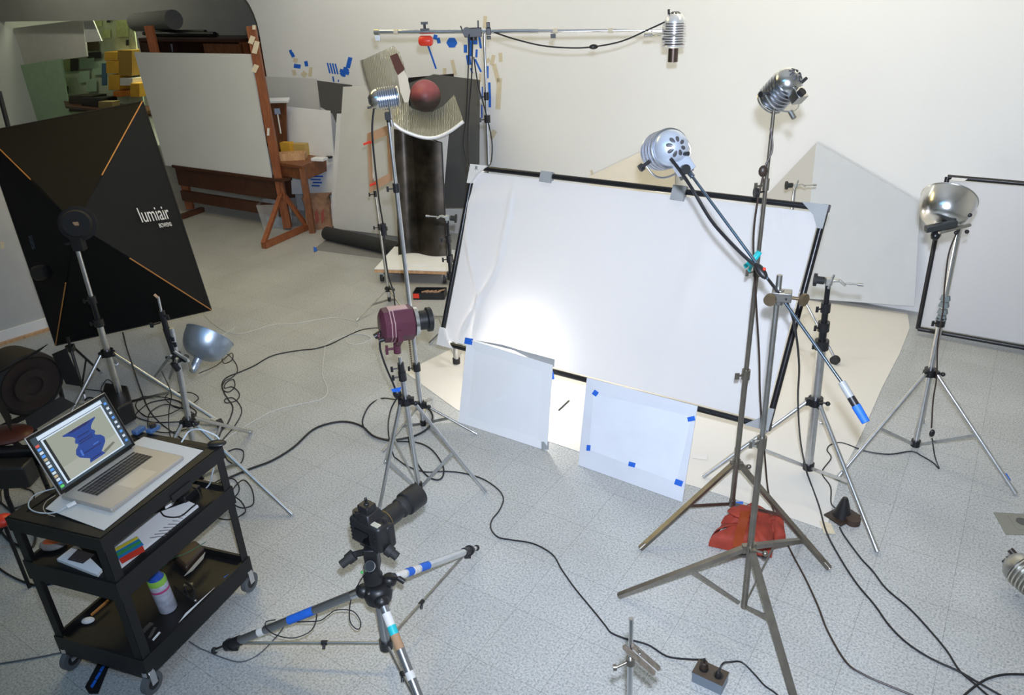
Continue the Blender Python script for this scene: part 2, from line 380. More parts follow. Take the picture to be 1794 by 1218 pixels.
mb = MB(); mb.bar(U(979, 719, .007), U(997, 702, .007), .008, .006); solo('pen', mb, blk, 'black pen lying on the cream paper between the two taped boards', 'pen')
# ------------------------------------------------------------------ big diffusion frame
BLc, BRc, TRc, TLc = Vector((-.444, 4.272, .372)), Vector((1.251, 3.181, .35)), Vector((1.511, 3.479, 1.364)), Vector((-.184, 4.57, 1.386))
fn = (BRc - BLc).cross(TLc - BLc).normalized()          # towards the camera?
if fn.dot(CAM - BLc) < 0: fn = -fn
film = bpy.data.materials.new('white_diffusion_film'); film.use_nodes = True
nt = film.node_tree; pb = nt.nodes['Principled BSDF']; pb.inputs['Base Color'].default_value = (.90, .90, .915, 1); pb.inputs['Roughness'].default_value = .42
tr = nt.nodes.new('ShaderNodeBsdfTranslucent'); tr.inputs['Color'].default_value = (.85, .87, .92, 1)
mx = nt.nodes.new('ShaderNodeMixShader'); mx.inputs[0].default_value = .16
nt.links.new(pb.outputs[0], mx.inputs[1]); nt.links.new(tr.outputs[0], mx.inputs[2]); nt.links.new(mx.outputs[0], nt.nodes['Material Output'].inputs[0])
def make_frame(label, bl, br, tr_, tl, n, sag=.0, wr=True):
    t = thing('diffusion_frame', label, 'diffusion frame', (bl + br) / 2)
    for a, b in ((bl, br), (br, tr_), (tr_, tl), (tl, bl)):
        mb = MB(); mb.cyl(a, b, .0155, n=16); obj('frame_tube', mb, blkm, t)
    def fnc(u, v):
        u = .010 + .98 * u; v = .022 + .955 * v
        p = (bl * (1 - u) + br * u) * (1 - v) + (tl * (1 - u) + tr_ * u) * v
        # slack fabric: sags away from the tubes between the corners, a few long wrinkles
        edge = 16 * u * (1 - u) * v * (1 - v)
        d = 0.006 * edge
        if wr:
            st = lambda x: (lambda c: c * c * (3 - 2 * c))(min(1, max(0, x)))
            d += .013 * math.exp(-((u - (.062 + .09 * st(v / .55))) / .010) ** 2) * min(1, v * 8) * min(1, (1 - v) * 5)
            d += .009 * math.exp(-((u - (.112 - .095 * st((v - .22) / .48))) / .009) ** 2) * st((v - .05) / .1) * st((.85 - v) / .1)
            d += .011 * math.exp(-((u - (.10 - .06 * v + .03 * math.sin(7 * v))) / .02) ** 2) * math.sin(math.pi * v)
            d += .012 * math.exp(-((v - .80 - .35 * u) / .05) ** 2) * math.exp(-u / .2)
            d += .005 * math.exp(-((u - .70 - .05 * v) / .03) ** 2) * math.sin(math.pi * v) + .003 * math.sin(9 * u + 4 * v) * edge
            d += .004 * math.exp(-((v - .93 + .5 * (u - .8)) / .03) ** 2) * (u > .7)
        else: d += .012 * math.sin(8 * u + 3 * v) * edge
        return p + n * (.003 + d)
    mb = MB(); mb.grid(fnc, 230, 90, .0012); obj('diffusion_fabric', mb, film, t)
    return t
fr = make_frame('large landscape white diffusion frame with black tubes in the middle of the studio', BLc, BRc, TRc, TLc, fn)
def fpt(u, v, off=0.026): return (BLc * (1 - u) + BRc * u) * (1 - v) + (TLc * (1 - u) + TRc * u) * v + fn * off
FU, FV = (BRc - BLc), (TLc - BLc)
def ftape(u0, v0, u1, v1, m, off=.027, label=None, name='tape_wrap'):
    mb = MB(); mb.slab([fpt(u0, v0, -.014), fpt(u1, v0, -.014), fpt(u1, v1, -.014), fpt(u0, v1, -.014)], fn * (.014 + off)); obj(name, mb, m, fr, label=label)
ftape(.235, .965, .27, 1.02, greyt); ftape(.625, .955, .66, 1.025, greyt)
for (u, v, du, dv) in ((0, 1, 1, -1), (1, 1, -1, -1), (0, 0, 1, 1), (1, 0, -1, 1)):
    mb = MB(); P = [(u - .006 * du, v - .014 * dv), (u + .055 * du, v - .014 * dv), (u + .022 * du, v + .035 * dv), (u + .006 * du, v + .09 * dv), (u - .006 * du, v + .09 * dv)]
    mb.slab([fpt(x, y, -.015) for x, y in P], fn * .041); ct = obj('corner_tape', mb, whitet if u == 0 else greyt, fr)
    if (u, v) == (0, 1):
        text_obj('marking', 'R', fpt(.014, .985, .0275), FU, FV, .034, blk, fr, .0004)
    mb = MB(); mb.box(fpt(u, v, 0) - fn * .0, (.034, .034, .034), frame_M((0, 0, 0), fn, FU).to_3x3()); obj('corner_cap', mb, blk, fr)
for u, v, l in ((1, .55, .09), (0, .45, .06), (0, .62, .05)):
    mb = MB(); mb.cyl(fpt(u, v, 0), fpt(u, v, 0) + FV.normalized() * l, .0135); obj('tape_wrap', mb, whitet, fr)

# two white boards propped against the frame
def prop(name, quad, m, label, zt, th=.005, pin=.0):
    """quad: bottom-left, bottom-right, top-right, top-left pixels"""
    a, b = U(*quad[0], 0.002), U(*quad[1], 0.002)
    c, d = U(*quad[2], zt), U(*quad[3], zt)
    mb = MB(); mb.slab([a, b, c, d], (b - a).cross(d - a).normalized() * -th)
    return solo(name, mb, m, label, 'board'), (a, b, c, d)
b1, q1 = prop('foam_board', [(803, 740), (958, 790), (968, 640), (818, 594)], foam, 'left of the two white boards propped under the big frame, nearest the tall chrome stand', .49)
b2, q2 = prop('foam_board', [(1013, 815), (1195, 880), (1222, 712), (1028, 662)], mat('clear_taped_board', (.68, .70, .745), .35), 'right of the two white boards propped under the big frame, with five blue tapes', .49)
def onq(q, px, py, off=.002):
    n = (q[1] - q[0]).cross(q[3] - q[0]).normalized()
    if n.dot(CAM - q[0]) < 0: n = -n
    return PL(px, py, q[0] + n * off, n), n
def qtape(q, px, py, w, h, ang, m, label, group=None, nm='blue_tape', off=.002):
    a = math.radians(ang); P = []
    for x, y in ((-w / 2, -h / 2), (w / 2, -h / 2), (w / 2, h / 2), (-w / 2, h / 2)):
        p, n = onq(q, px + x * math.cos(a) - y * math.sin(a), py + x * math.sin(a) + y * math.cos(a), off); P.append(p)
    mb = MB(); mb.slab(P, n * .0006); return solo(nm, mb, m, label, 'tape', group)
qtape(q1, 821, 598, 14, 11, 10, bluet, 'crumpled blue tape on the top left corner of the left propped board')
qtape(q1, 967, 658, 7, 14, -8, bluet, 'blue tape on the right edge of the left propped board')
qtape(q1, 955, 781, 13, 14, 0, greyt, 'grey tape at the bottom right corner of the left propped board', nm='grey_tape')
P = [onq(q1, x, y, .008)[0] for x, y in ((832, 596), (880, 604), (925, 617), (972, 630), (971, 643), (944, 636), (900, 614))]
mb = MB(); mb.slab(P, fn * .001); solo('grey_tape', mb, greyt, 'long thin grey tape along the top edge of the left propped board', 'tape')
for x, y, w, h, a, l in ((1043, 689, 9, 9, 35, 'top left'), (1211, 734, 13, 8, -12, 'top right'), (1031, 785, 7, 10, 5, 'left edge of the lower'), (1107, 814, 12, 8, 15, 'bottom middle'), (1189, 846, 14, 10, 20, 'bottom right')):
    qtape(q2, x, y, w, h, a, bluet, 'blue tape at the %s of the right propped board' % l)
P = [(1040, 690), (1212, 730), (1186, 846), (1032, 788)]
mb = MB(); mb.slab([onq(q2, x, y, .0008)[0] for x, y in P], fn * .001); solo('tracing_sheet', mb, mat('tracing_paper', (.74, .77, .82), .3), 'sheet of tracing paper taped on the right propped board', 'paper sheet')

# second frame at the right
bl, br = U(1608, 576, .05), U(1608, 576, .05) + (Vector((.841, -.57, .0)) * 1.45)
v = Vector((.105, .155, 1.0)); tl_ = None
tl_ = PL(1660, 310, bl, (Vector((.841, -.57, 0))).cross(v).normalized())
vv = tl_ - bl
n2 = (br - bl).cross(vv).normalized(); n2 = n2 if n2.dot(CAM - bl) > 0 else -n2
f2_ = make_frame('second white diffusion frame cut off by the right edge of the photo', bl, br, br + vv, bl + vv, n2, wr=False)
fr2 = f2_
mb = MB(); k = (br - bl).normalized(); mb.slab([bl + vv + k * .03 + n2 * .016, bl + vv + k * .12 + n2 * .016, bl + vv + k * .10 + n2 * .016 - vv.normalized() * .02, bl + vv + k * .02 + n2 * .016 - vv.normalized() * .02], n2 * .002); obj('tape_wrap', mb, whitet, f2_)

# ------------------------------------------------------------------ stands
def leg_pts(root, top, foot): return top, foot
def stand(name, label, base, zc, feet, top, joints, rp, mp, ml, group=None, hubz=.12, brace=True, leg_r=.011, flat=True, knobs=True, bt=.45, cap=rub, collar_r=.03, legflat=False):
    """base: floor point; top: top of pole; joints: fractions with radii; feet: floor points"""
    base = Vector(base); top = Vector(top); ax = (top - base)
    t = thing(name, label, 'light stand', base, group); mp0 = mp[0] if isinstance(mp, list) else mp
    def at(z): return base + ax * ((z - base.z) / ax.z)
    lo = hubz - .02
    zs = [lo] + list(joints) + [top.z]; r = rp
    for i, (za, zb) in enumerate(zip(zs[:-1], zs[1:])):
        mb = MB(); mb.cyl(at(za), at(zb), r, n=16); obj('pole', mb, mp if not isinstance(mp, list) else mp[min(i, len(mp) - 1)], t)
        if i < len(zs) - 2:
            mb = MB(); mb.cyl(at(zb - .035), at(zb + .012), r * 1.5, n=16)
            cl = obj('joint_collar', mb, blk if cap is rub else mp0, t)
            if knobs:
                k = Vector((-1, -.25, 0)).normalized(); mb = MB(); mb.cyl(at(zb - .015), at(zb - .015) + k * .04, .004, n=8); mb.box(at(zb - .015) + k * .045, (.012, .006, .028)); obj('wing_knob', mb, blk if cap is rub else mp0, cl)
        r *= .82
    mb = MB(); mb.cyl(at(zc - .02), at(zc + .02), collar_r, n=20)
    for f in feet:
        d = (Vector(f) - base); d.z = 0; d.normalize(); mb.box(at(zc) + d * (collar_r + .004), (.022, .022, .036))
    col = obj('leg_collar', mb, blkm if cap is rub else ml, t)
    if knobs: mb = MB(); mb.cyl(at(zc), at(zc) + Vector((.05, -.03, 0)), .005, n=8); mb.ball(at(zc) + Vector((.05, -.03, 0)), .012); obj('collar_knob', mb, blk if cap is rub else ml, col)
    if brace: mb = MB(); mb.cyl(at(hubz - .018), at(hubz + .018), collar_r * .8, n=18); obj('brace_hub', mb, blkm if cap is rub else ml, t)
    for f in feet:
        f = Vector(f); f.z = leg_r; d = f - base; d.z = 0; d.normalize(); a = at(zc) + d * (collar_r + .006)
        mb = MB()
        if legflat: mb.bar(a, f, leg_r * 2.2, leg_r * 1.7)
        else: mb.cyl(a, f, leg_r, n=12)
        lg = obj('leg', mb, ml, t)
        e = (f - a).normalized(); mb = MB(); mb.cyl(f - e * .03, f + e * .004, leg_r * 1.15, n=12); obj('foot_cap', mb, cap if cap is not rub else alu, lg)
        if brace:
            m = a + (f - a) * bt; h = at(hubz) + d * .02
            s = d.cross(Z)
            if flat: mb = MB(); mb.bar(h, m, .004, .016, up=Z); obj('brace', mb, ml, t)
            else:
                mb = MB(); mb.cyl(h + s * .012, m + s * .012, .0025, n=6); mb.cyl(h - s * .012, m - s * .012, .0025, n=6); obj('brace', mb, ml, t)
    return t, at
def ztop(base, px, py): return D(px, py, base.y)
def zat(base, top, py):  # height on the line base-top seen at image row py
    lo, hi = 0., 1.
    for _ in range(40):
        m = (lo + hi) / 2; p = base + (top - base) * m; d = p - CAM; row = CY - F_PX * d.dot(U_) / d.dot(W_)
        if row > py: lo = m
        else: hi = m
    return (base + (top - base) * lo).z

# --- boom stand behind the frame
B = Vector((-.12, 4.98, 0)); T = ztop(B, 848, 50)
boomst, boomat = stand('boom_stand', 'tall silver stand behind the big frame carrying the long horizontal boom', B, .45, [B + Vector((-.48, .05, 0)), B + Vector((.35, .4, 0)), B + Vector((.25, -.42, 0))], T, [.75, zat(B, T, 205), zat(B, T, 165)], .016, alu, alu, hubz=.2)
be0, be1 = D(658, 56, 5.06), D(1163, 53, 4.74)
t = boomroot = thing('horizontal_boom', 'long silver horizontal boom arm with an orange weight near the ceiling', 'boom arm', be0)
mb = MB(); mb.cyl(be0, be0 + (be1 - be0) * .58, .0125, n=16); obj('outer_tube', mb, chrome, t)
mb = MB(); mb.cyl(be0 + (be1 - be0) * .58, be1, .009, n=16); obj('inner_tube', mb, chrome, t)
bx = (be1 - be0).normalized()
mb = MB(); mb.cyl(be0 - bx * .008, be0 + bx * .025, .017); mb.bar(be0 + bx * .01 - Z * .02, be0 + bx * .01 - Z * .05, .03, .012); obj('end_clamp', mb, oldalu, t)
def onb(px): return be0 + (be1 - be0) * ((px - 658) / (1163 - 658))
mb = MB(); mb.cyl(onb(692), onb(700), .0155); obj('tape_wrap', mb, tant, t)
for px in (980, 1074): mb = MB(); mb.cyl(onb(px - 4), onb(px + 4), .0135); obj('tape_wrap', mb, tant, t)
mb = MB(); mb.box(onb(976) - Z * .028, (.03, .02, .024)); mb.cyl(onb(976) - Z * .03, onb(976) - Z * .03 + Vector((0, -.03, 0)), .006); obj('cord_clip', mb, blk, t)
p = onb(749); mb = MB(); mb.lathe(p - Z * .052 - bx * .0, bx, [(.0, -.042), (.022, -.042), (.03, -.03), (.03, .03), (.022, .042), (0, .042)], 20); obj('counterweight', mb, red, t, label='orange counterweight', bevel=.002)
mb = MB(); mb.box(p + Z * .012, (.055, .03, .012)); mb.cyl(p + Z * .015, p + Z * .045, .008); mb.box(p + Z * .048, (.042, .014, .014)); obj('weight_knob', mb, blk, t)
p = onb(836); mb = MB(); mb.box(p - Z * .006, (.10, .05, .052)); mb.cyl(p - Z * .05, p + Z * .02, .022); mb.bar(p + Vector((-.05, -.01, -.03)), p + Vector((-.075, -.01, .035)), .008, .008); mb.bar(p + Vector((.03, 0, 0)), p + Vector((.032, 0, .06)), .009, .009); obj('boom_clamp', mb, blk, t, bevel=.003)
mb = MB(); mb.cyl(p - Vector((.04, 0, 0)) + Vector((0, -.03, 0)), p - Vector((.04, 0, 0)) + Vector((0, .03, 0)), .025); obj('pivot_disc', mb, blk, t)
p = onb(863); mb = MB(); mb.box(p, (.03, .035, .04)); mb.box(p + Z * .035, (.022, .022, .03)); mb.box(p - Z * .035, (.026, .022, .02)); obj('tube_clamp', mb, blk, t, bevel=.003)

# --- thin stand with red clips
B = U(683, 530); B.z = 0; T = ztop(B, 645, 248)
thin, thinat = stand('light_stand', 'thin silver stand with red clips holding the brown cardboard mask', B, zat(B, T, 506), [U(625, 563), U(708, 545), U(690, 505)], T, [zat(B, T, 395), zat(B, T, 337)], .010, alu, oldalu, hubz=.03, leg_r=.006, collar_r=.018, bt=.5)
# cardboard mask as a flat hollow panel
def hollow(mb, quad, w, n, th):
    a, b, c, d = [Vector(q) for q in quad]
    def L(u, v): return (a * (1 - u) + b * u) * (1 - v) + (d * (1 - u) + c * u) * v
    for u0, v0, u1, v1 in ((0, 0, 1, w), (0, 1 - w, 1, 1), (0, w, w, 1 - w), (1 - w, w, 1, 1 - w)):
        mb.slab([L(u0, v0), L(u1, v0), L(u1, v1), L(u0, v1)], n * th)
Yc = B.y - .02
Q = [D(648, 338, Yc), D(688, 316, Yc - .02), D(683, 218, Yc - .02), D(643, 234, Yc)]
mb = MB(); hollow(mb, Q, .16, Vector((0, -1, 0)), .004); solo('cardboard_mask', mb, card, 'brown cardboard mask with a rectangular window clipped to the thin stand', 'cardboard mask')
for px, py in ((643, 251), (654, 323)):
    p = D(px, py, Yc - .03); mb = MB(); mb.bar(p - Vector((.028, 0, .008)), p + Vector((.028, 0, .012)), .014, .016); mb.cyl(p + Vector((.02, 0, 0)), p + Vector((.03, .03, 0)), .006); solo('red_clip', mb, red, 'red clip at the %s of the cardboard mask' % ('top left' if py < 300 else 'bottom left'), 'clip', bevel=.003)

# --- tall chrome stand (left of frame)
B = U(742, 748); T = ztop(B, 681, 212)
tall, tallat = stand('light_stand', 'tall chrome stand between the maroon lamp stand and the big frame', B, zat(B, T, 709), [U(835, 762), U(672, 792), U(757, 700)], T, [zat(B, T, 640), zat(B, T, 325)], .0145, alu, oldalu, hubz=.03, leg_r=.007, collar_r=.022, bt=.45)
p = tallat(zat(B, T, 600)); 
mb = MB()
for k in range(14): mb.ball(p + Vector((-.022, -.02, .02 - k * .014)), .0062, n=8)
obj('bead_chain', mb, bronze, tall)
# --- maroon lamp stand
B5 = U(735, 862); T5 = ztop(B5, 700, 625)
st5, at5 = stand('light_stand', 'silver stand under the maroon lamp, directly behind the camera lens', B5, zat(B5, T5, 702), [U(850, 864), U(665, 893), U(675, 813)], T5, [zat(B5, T5, 655), zat(B5, T5, 640)], .013, alu, alu, hubz=.04, leg_r=.009, collar_r=.026, bt=.55)
# --- softbox stand
B6 = U(219, 722); T6 = ztop(B6, 133, 428)
st6, at6 = stand('light_stand', 'big silver stand behind the laptop holding the black softbox', B6, zat(B6, T6, 618), [U(388, 744), U(100, 775), U(205, 640)], T6, [zat(B6, T6, 562), zat(B6, T6, 522)], .019, [alu, blkm, alu], alu, hubz=.07, leg_r=.0115, collar_r=.036, bt=.55)
mb = MB(); p = U(385, 742, .03); mb.cyl(p - Vector((.012, .01, 0)), p + Vector((.012, .01, 0)), .028, n=20); obj('caster', mb, rub, st6)
mb = MB(); mb.bar(p + Vector((-.05, 0, .03)), p + Vector((0, 0, .005)), .02, .02); obj('caster_bracket', mb, oldalu, st6)
mb = MB(); mb.slab([U(x, y, .02) for x, y in ((192, 700), (232, 706), (240, 735), (215, 748), (185, 735))], Vector((0, 0, .13))); solo('ballast_box', mb, blk, 'black box at the foot of the softbox stand behind the laptop screen', 'box', bevel=.01)
# --- clamp stand with the upturned bowl (left)
B7 = U(352, 850); T7 = ztop(B7, 300, 575)
st7, at7 = stand('light_stand', 'silver stand behind the cart with a spring clamp and the blue-grey bowl reflector', B7, zat(B7, T7, 738), [U(512, 904), U(235, 905), U(440, 760)], T7, [zat(B7, T7, 622)], .0155, alu, alu, hubz=.06, leg_r=.0105, collar_r=.03, bt=.45)
for a, b, r, m in (((307, 622), (291, 575), .017, blkm), ((291, 575), (283, 545), .014, blkm), ((283, 548), (277, 520), .006, chrome), ((277, 522), (270, 516), .0065, card)):
    mb = MB(); mb.cyl(D(*a, B7.y), D(*b, B7.y), r, n=14); obj('clamp_column', mb, m, st7)
for px, py in ((287, 552), (281, 565), (296, 590), (300, 600)):
    p = D(px, py, B7.y); mb = MB(); mb.cyl(p, p + Vector((.03 if px > 284 else -.03, -.03, 0)), .005); mb.box(p + Vector((.03 if px > 284 else -.03, -.03, 0)), (.014, .01, .022)); obj('wing_knob', mb, blkm, st7)
# --- right: brown steel stand with the ribbed lamp on top
B12 = U(1281, 898); T12 = ztop(B12, 1356, 190)
st12, at12 = stand('steel_stand', 'very tall bronze coloured steel stand standing behind the red sandbag', B12, zat(B12, T12, 812), [U(1122, 964), U(1452, 999), U(1290, 790)], T12, [zat(B12, T12, 652), zat(B12, T12, 470), zat(B12, T12, 318)], .0125, steel, steel, hubz=.06, leg_r=.0105, collar_r=.02, bt=.5, cap=steel, legflat=True)
# --- front steel stand
B13 = U(1303, 1066, .02); T13 = D(1366, 482, B13.y + .06)
st13, at13 = stand('steel_stand', 'nearest bronze steel stand in front of the red sandbag with the crossing boom', B13, zat(B13, T13, 962), [U(1085, 1047), U(1402, 1268), U(1404, 950)], T13, [zat(B13, T13, 770)], .012, [steel, oldalu], steel, hubz=.045, leg_r=.011, collar_r=.016, bt=.42, cap=steel, legflat=True)
p = at13(zat(B13, T13, 770)); mb = MB(); mb.cyl(p, p + Vector((-.035, -.02, 0)), .004); mb.box(p + Vector((-.038, -.02, 0)), (.008, .005, .03)); obj('wing_knob', mb, alu, st13)
p = at12(zat(B12, T12, 655)); mb = MB(); mb.cyl(p, p + Vector((-.04, -.02, 0)), .004); mb.box(p + Vector((-.045, -.02, 0)), (.02, .006, .03)); obj('wing_knob', mb, steel, st12)
p = at12(zat(B12, T12, 335)); mb = MB(); mb.cyl(p, p + Vector((-.035, -.02, 0)), .004); mb.cyl(p + Vector((-.035, -.02, -.0)), p + Vector((-.05, -.02, .0)), .02); obj('round_knob', mb, blk, st12)
# --- black collared stand holding the frame
B14 = U(1415, 830); T14 = ztop(B14, 1451, 497)
st14, at14 = stand('light_stand', 'silver and black stand clamped to the right edge of the big frame', B14, zat(B14, T14, 703), [U(1536, 969), U(1232, 838), U(1438, 742)], T14, [zat(B14, T14, 600), zat(B14, T14, 568), zat(B14, T14, 535)], .022, [alu, blkm, blkm, blkm], alu, hubz=.05, leg_r=.011, collar_r=.036, bt=.55)
B17 = U(1365, 600); T17 = ztop(B17, 1391, 338)
st17, at17 = stand('light_stand', 'silver stand hidden behind the right part of the big frame, one caster showing', B17, zat(B17, T17, 478), [U(1464, 633), B17 + Vector((-.55, -.05, 0)), B17 + Vector((.05, .30, 0))], T17, [.8], .013, alu, alu, hubz=.14, leg_r=.009, collar_r=.026, bt=.45)
mb = MB(); p = U(1463, 631, .03); mb.cyl(p - Vector((.012, .01, 0)), p + Vector((.012, .01, 0)), .03, n=20); obj('caster', mb, rub, st17)
# --- right bowl stand
B15 = U(1602, 787); T15 = ztop(B15, 1688, 368)
st15, at15 = stand('light_stand', 'silver stand at the right with the large polished bowl reflector', B15, zat(B15, T15, 652), [U(1778, 867), U(1466, 841), U(1616, 742)], T15, [zat(B15, T15, 560)], .015, [alu, polished], alu, hubz=.04, leg_r=.0105, collar_r=.03, bt=.52)
for k, py in enumerate((522, 533, 545, 556)):
    p = at15(zat(B15, T15, py)); mb = MB(); mb.cyl(p - Z * .012, p + Z * .012, .026, .02, n=6); obj('grip_ring', mb, mat('grey_green_plastic', (.16, .19, .19), .5), st15)
p = U(1760, 832, .04); q = U(1766, 842, .03); mb = MB(); mb.cyl(p, q, .0125); obj('tape_wrap', mb, bluet, st15)
# --- foreground rod
B16 = U(1099, 1420); T16 = ztop(B16, 1106, 1084)
t = thing('rod_stand', 'short chrome rod stand at the bottom edge holding a wooden clamp', 'light stand', B16)
at16 = lambda z: B16 + (T16 - B16) * (z / T16.z)
zj = zat(B16, T16, 1158)
mb = MB(); mb.cyl(at16(.12), at16(zj), .0085, n=16); obj('pole', mb, chrome, t)
mb = MB(); mb.cyl(at16(zj), T16, .0065, n=16); mb.cyl(T16, T16 + Z * .0005, .0065); obj('rod', mb, chrome, t)
mb = MB(); mb.cyl(at16(zj - .012), at16(zj + .012), .013, n=18); mb.cyl(at16(zj), at16(zj) + Vector((-.04, -.01, -.012)), .004); mb.cyl(at16(zj) + Vector((-.04, -.01, -.012)), at16(zj) + Vector((-.05, -.01, -.012)), .009); obj('joint_collar', mb, steel, t)
for a in (0.3, 2.4, 4.5):
    mb = MB(); f = B16 + Vector((math.cos(a) * .3, math.sin(a) * .3, .008)); mb.cyl(at16(.25), f, .007); lg = obj('leg', mb, alu, t)
pc = at16(zj + .045); ya = .012
t = thing('wooden_clamp', 'weathered wooden spring clamp gripping the chrome rod at the bottom', 'clamp', pc)
mb = MB(); mb.bar(D(1093, 1133, pc.y - .015), D(1146, 1180, pc.y - .03), .012, .010); obj('clamp_jaw', mb, greyw, t)
mb = MB(); mb.bar(D(1108, 1131, pc.y - .005), D(1155, 1172, pc.y - .01), .012, .010); obj('clamp_jaw', mb, greyw, t)
mb = MB(); mb.tube([D(1120, 1138, pc.y - .03), D(1123, 1144, pc.y - .02), D(1125, 1152, pc.y), D(1121, 1146, pc.y - .03)], .0012); obj('spring', mb, oldalu, t)
# --- left support of the frame (black tube with grip head)
B3 = U(801, 655); T3 = ztop(B3, 784, 385)
st3, at3 = stand('light_stand', 'black and white stand clamped to the left edge of the big frame', B3, zat(B3, T3, 560), [U(747, 558), U(798, 640), U(850, 600)], T3, [zat(B3, T3, 480), zat(B3, T3, 450), zat(B3, T3, 415)], .018, [alu, blkm, blkm, blkm], alu, hubz=.1, leg_r=.011, collar_r=.032, bt=.5)
def grip(name, label, c, s=1.0, d=(1, 0, 0)):
    """grip head: rubber puck, cast arms and a rod"""
    d = Vector(d).normalized(); t = thing(name, label, 'clamp', c); c = Vector(c)
    mb = MB(); mb.cyl(c - d * .055 * s, c - d * .02 * s, .018 * s); mb.cyl(c - d * .065 * s, c - d * .052 * s, .03 * s, n=20); obj('rubber_puck', mb, rub, t)
    mb = MB(); mb.box(c, (.03 * s, .03 * s, .035 * s)); mb.bar(c, c + d * .045 * s + Z * .01 * s, .02 * s, .014 * s); mb.bar(c + d * .045 * s + Z * .01 * s, c + d * .075 * s - Z * .012 * s, .014 * s, .012 * s); obj('cast_jaw', mb, mat('cream_grey_metal', (.52, .50, .44), .4, .6), t, bevel=.003)
    mb = MB(); mb.cyl(c + d * .07 * s, c + d * .13 * s, .0045 * s); mb.cyl(c + d * .125 * s, c + d * .15 * s, .0075 * s); obj('threaded_rod', mb, oldalu, t)
    mb = MB(); mb.bar(c + Vector((-.005, -.02, -.03)) * s, c + Vector((.012, -.02, .04)) * s, .006 * s, .012 * s); obj('tommy_bar', mb, alu, t)
    return t
grip('grip_head', 'grip head between the black stand and the right edge of the big frame', T14 + Z * .012, 1.0, (.93, -.3, -.05))
mb = MB(); mb.cyl(T17 - Z * .02, T17 + Z * .04, .009)
t = grip('grip_head', 'grip head on a short pin above the top edge of the big frame', T17 + Z * .05, .9, (.97, -.1, 0)); obj('pin', mb, oldalu, t)
grip('grip_head', 'grip head between the black stand and the left edge of the big frame', T3 + Z * .012, .9, (-.95, .1, .1))

# --- dark stand behind the softbox and one more leg at far left
B8 = U(146, 685); T8 = ztop(B8, 118, 590)
stand('light_stand', 'thin black stand half hidden below the softbox', B8, .32, [U(100, 678), U(150, 700), U(178, 655)], T8, [], .010, blkm, blkm, hubz=.06, leg_r=.008, collar_r=.02, knobs=False)
